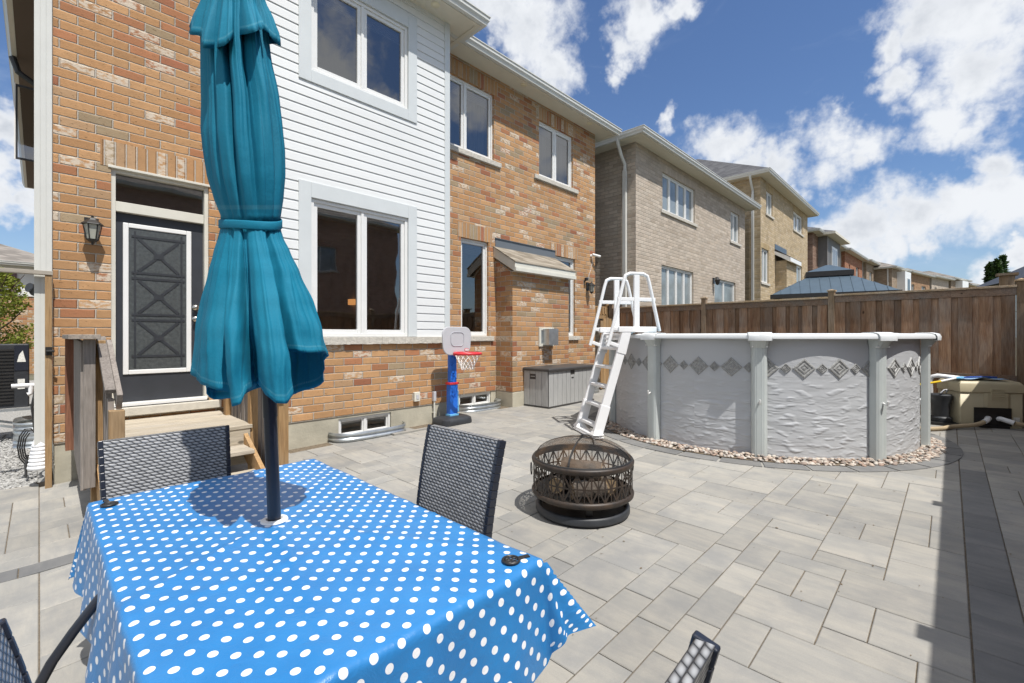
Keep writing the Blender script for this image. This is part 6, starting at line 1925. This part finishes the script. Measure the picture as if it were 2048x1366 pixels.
q = MB(); pyr(q, 3.0, 3.0, 2.72, .1, .1, 3.6, 0, 0); q.build('roof', M['black'], r, local=True)
for sx in (-1, 1):
    for sy in (-1, 1):
        q = MB(); q.box(sx * 1.35 - .03, sx * 1.35 + .03, sy * 1.35 - .03, sy * 1.35 + .03, 0, 2.72); q.build('post', M['black'], r, local=True)
r = thing('fence_post', 'cedar post and sloping rail of the next fence at the right edge', 'post', (11.6, -.72, 0))
q = MB(); q.box(11.5, 11.66, -.80, -.62, 0, 2.50, .4); q.box(11.46, 11.70, -.84, -.58, 2.50, 2.54, .6); q.build('post', M['fence_post'], r)
q = MB(); q.beam((11.6, -.84, 2.30), (11.9, -1.9, 2.75), .08, .09, a=.5); q.build('rail', M['fence_h'], r)

# ------------------------------------------------------------------ trees
def leafmat(name, c1, c2):
    m = bpy.data.materials.new(name); m.use_nodes = True
    t = NT(m.node_tree); b = t.n('BsdfPrincipled'); o = t.n('OutputMaterial')
    at = t.n('Attribute', attribute_name='rnd').outputs['Fac']
    c = t.mix(at, c1, c2); t.set(b.inputs['Base Color'], c); b.inputs['Roughness'].default_value = .6
    tl = t.n('BsdfTranslucent'); t.set(tl.inputs[0], c); mx = t.n('MixShader'); mx.inputs[0].default_value = .3
    t.nt.links.new(b.outputs[0], mx.inputs[1]); t.nt.links.new(tl.outputs[0], mx.inputs[2]); t.nt.links.new(mx.outputs[0], o.inputs[0])
    return m
M['leaf_dark'] = leafmat('cedar_foliage', (.018, .045, .010), (.055, .10, .022))
M['leaf_light'] = leafmat('spring_foliage', (.12, .17, .02), (.30, .33, .05))
M['bark'] = mat('bark', (.10, .07, .05), .9, var=.3, bump=.8, bscale=20)
def tree(x, y, z0, h, rad, lab, kind, seed, n_=1500, ls=.09, group=None):
    rn = random.Random(seed)
    r = thing('evergreen_tree' if kind == 0 else 'young_tree', lab, 'tree', (x, y, 0), 0, group)
    q = MB(); q.tube([(0, 0, 0), (.03, .02, h * .5), (0, 0, z0 + (h - z0) * .9)], [.09, .06, .015], 8)
    if kind:
        for k in range(14):
            a = rn.uniform(0, 6.28); zz = rn.uniform(z0, h * .85); q.tube([(0, 0, zz), (math.cos(a) * rad * .4, math.sin(a) * rad * .4, zz + .3), (math.cos(a) * rad * .8, math.sin(a) * rad * .8, zz + .75)], [.03, .018, .006], 5)
    q.build('trunk', M['bark'], r, local=True)
    q = MB()
    for k in range(n_):
        if kind == 0:
            v = rn.random() ** 1.15; a = rn.uniform(0, 6.28)
            rr_ = rad * (1 - v) ** .62 * min(1, .45 + v * 6) * (.75 + .35 * mnoise.noise(Vector((math.cos(a) * 1.6, math.sin(a) * 1.6, v * 7 + seed)))) * rn.uniform(.6, 1.08)
            p = Vector((rr_ * math.cos(a), rr_ * math.sin(a), z0 + (h - z0) * v))
        else:
            while 1:
                a = rn.uniform(0, 6.28); v = rn.random(); rr_ = rad * math.sin(math.pi * min(1, .12 + v * .85)) ** .6 * rn.random() ** .45
                p = Vector((rr_ * math.cos(a), rr_ * math.sin(a), z0 + (h - z0) * v))
                if mnoise.noise(p * 1.9 + Vector((seed, 0, 0))) > -.08: break
        d = Vector((rn.uniform(-1, 1), rn.uniform(-1, 1), rn.uniform(-.3, 1.2 if kind == 0 else .8))).normalized(); e = d.cross(Vector((rn.uniform(-1, 1), rn.uniform(-1, 1), rn.uniform(-1, 1)))).normalized()
        s_ = ls * rn.uniform(.6, 1.4)
        q.poly([p, p + (d * .5 + e * .28) * s_, p + d * s_, p + (d * .5 - e * .28) * s_], a=rn.uniform(.02, 1))
    q.build('crown', M['leaf_dark'] if kind == 0 else M['leaf_light'], r, local=True, normals=False)
def ground_dir(px_, f): 
    rr_ = (px_ - 1024) / 910 * f
    return (CA * f + SA * rr_, SA * f - CA * rr_)
EG = 'evergreens beyond the far fence'
x, y = ground_dir(1980, 30); tree(x, y, 1.5, 6.15, .62, 'leftmost and lowest of the three dark evergreens', 0, 1, 2600, .22, EG)
x, y = ground_dir(1994, 29); tree(x, y, 1.5, 6.25, .58, 'middle evergreen of the three beyond the fence', 0, 2, 2600, .22, EG)
x, y = ground_dir(2005, 30.5); tree(x, y, 1.5, 6.75, .55, 'tallest narrow evergreen at the right of the three', 0, 3, 2600, .22, EG)
x, y = ground_dir(1948, 34); tree(x, y, 1.5, 4.4, .9, 'low green shrub crown left of the evergreens over the fence', 0, 6, 1500, .25, EG)
tree(-.85, 17.5, .7, 3.15, .85, 'yellow green young tree in the side yard behind the air conditioner', 1, 4, 5200, .085)
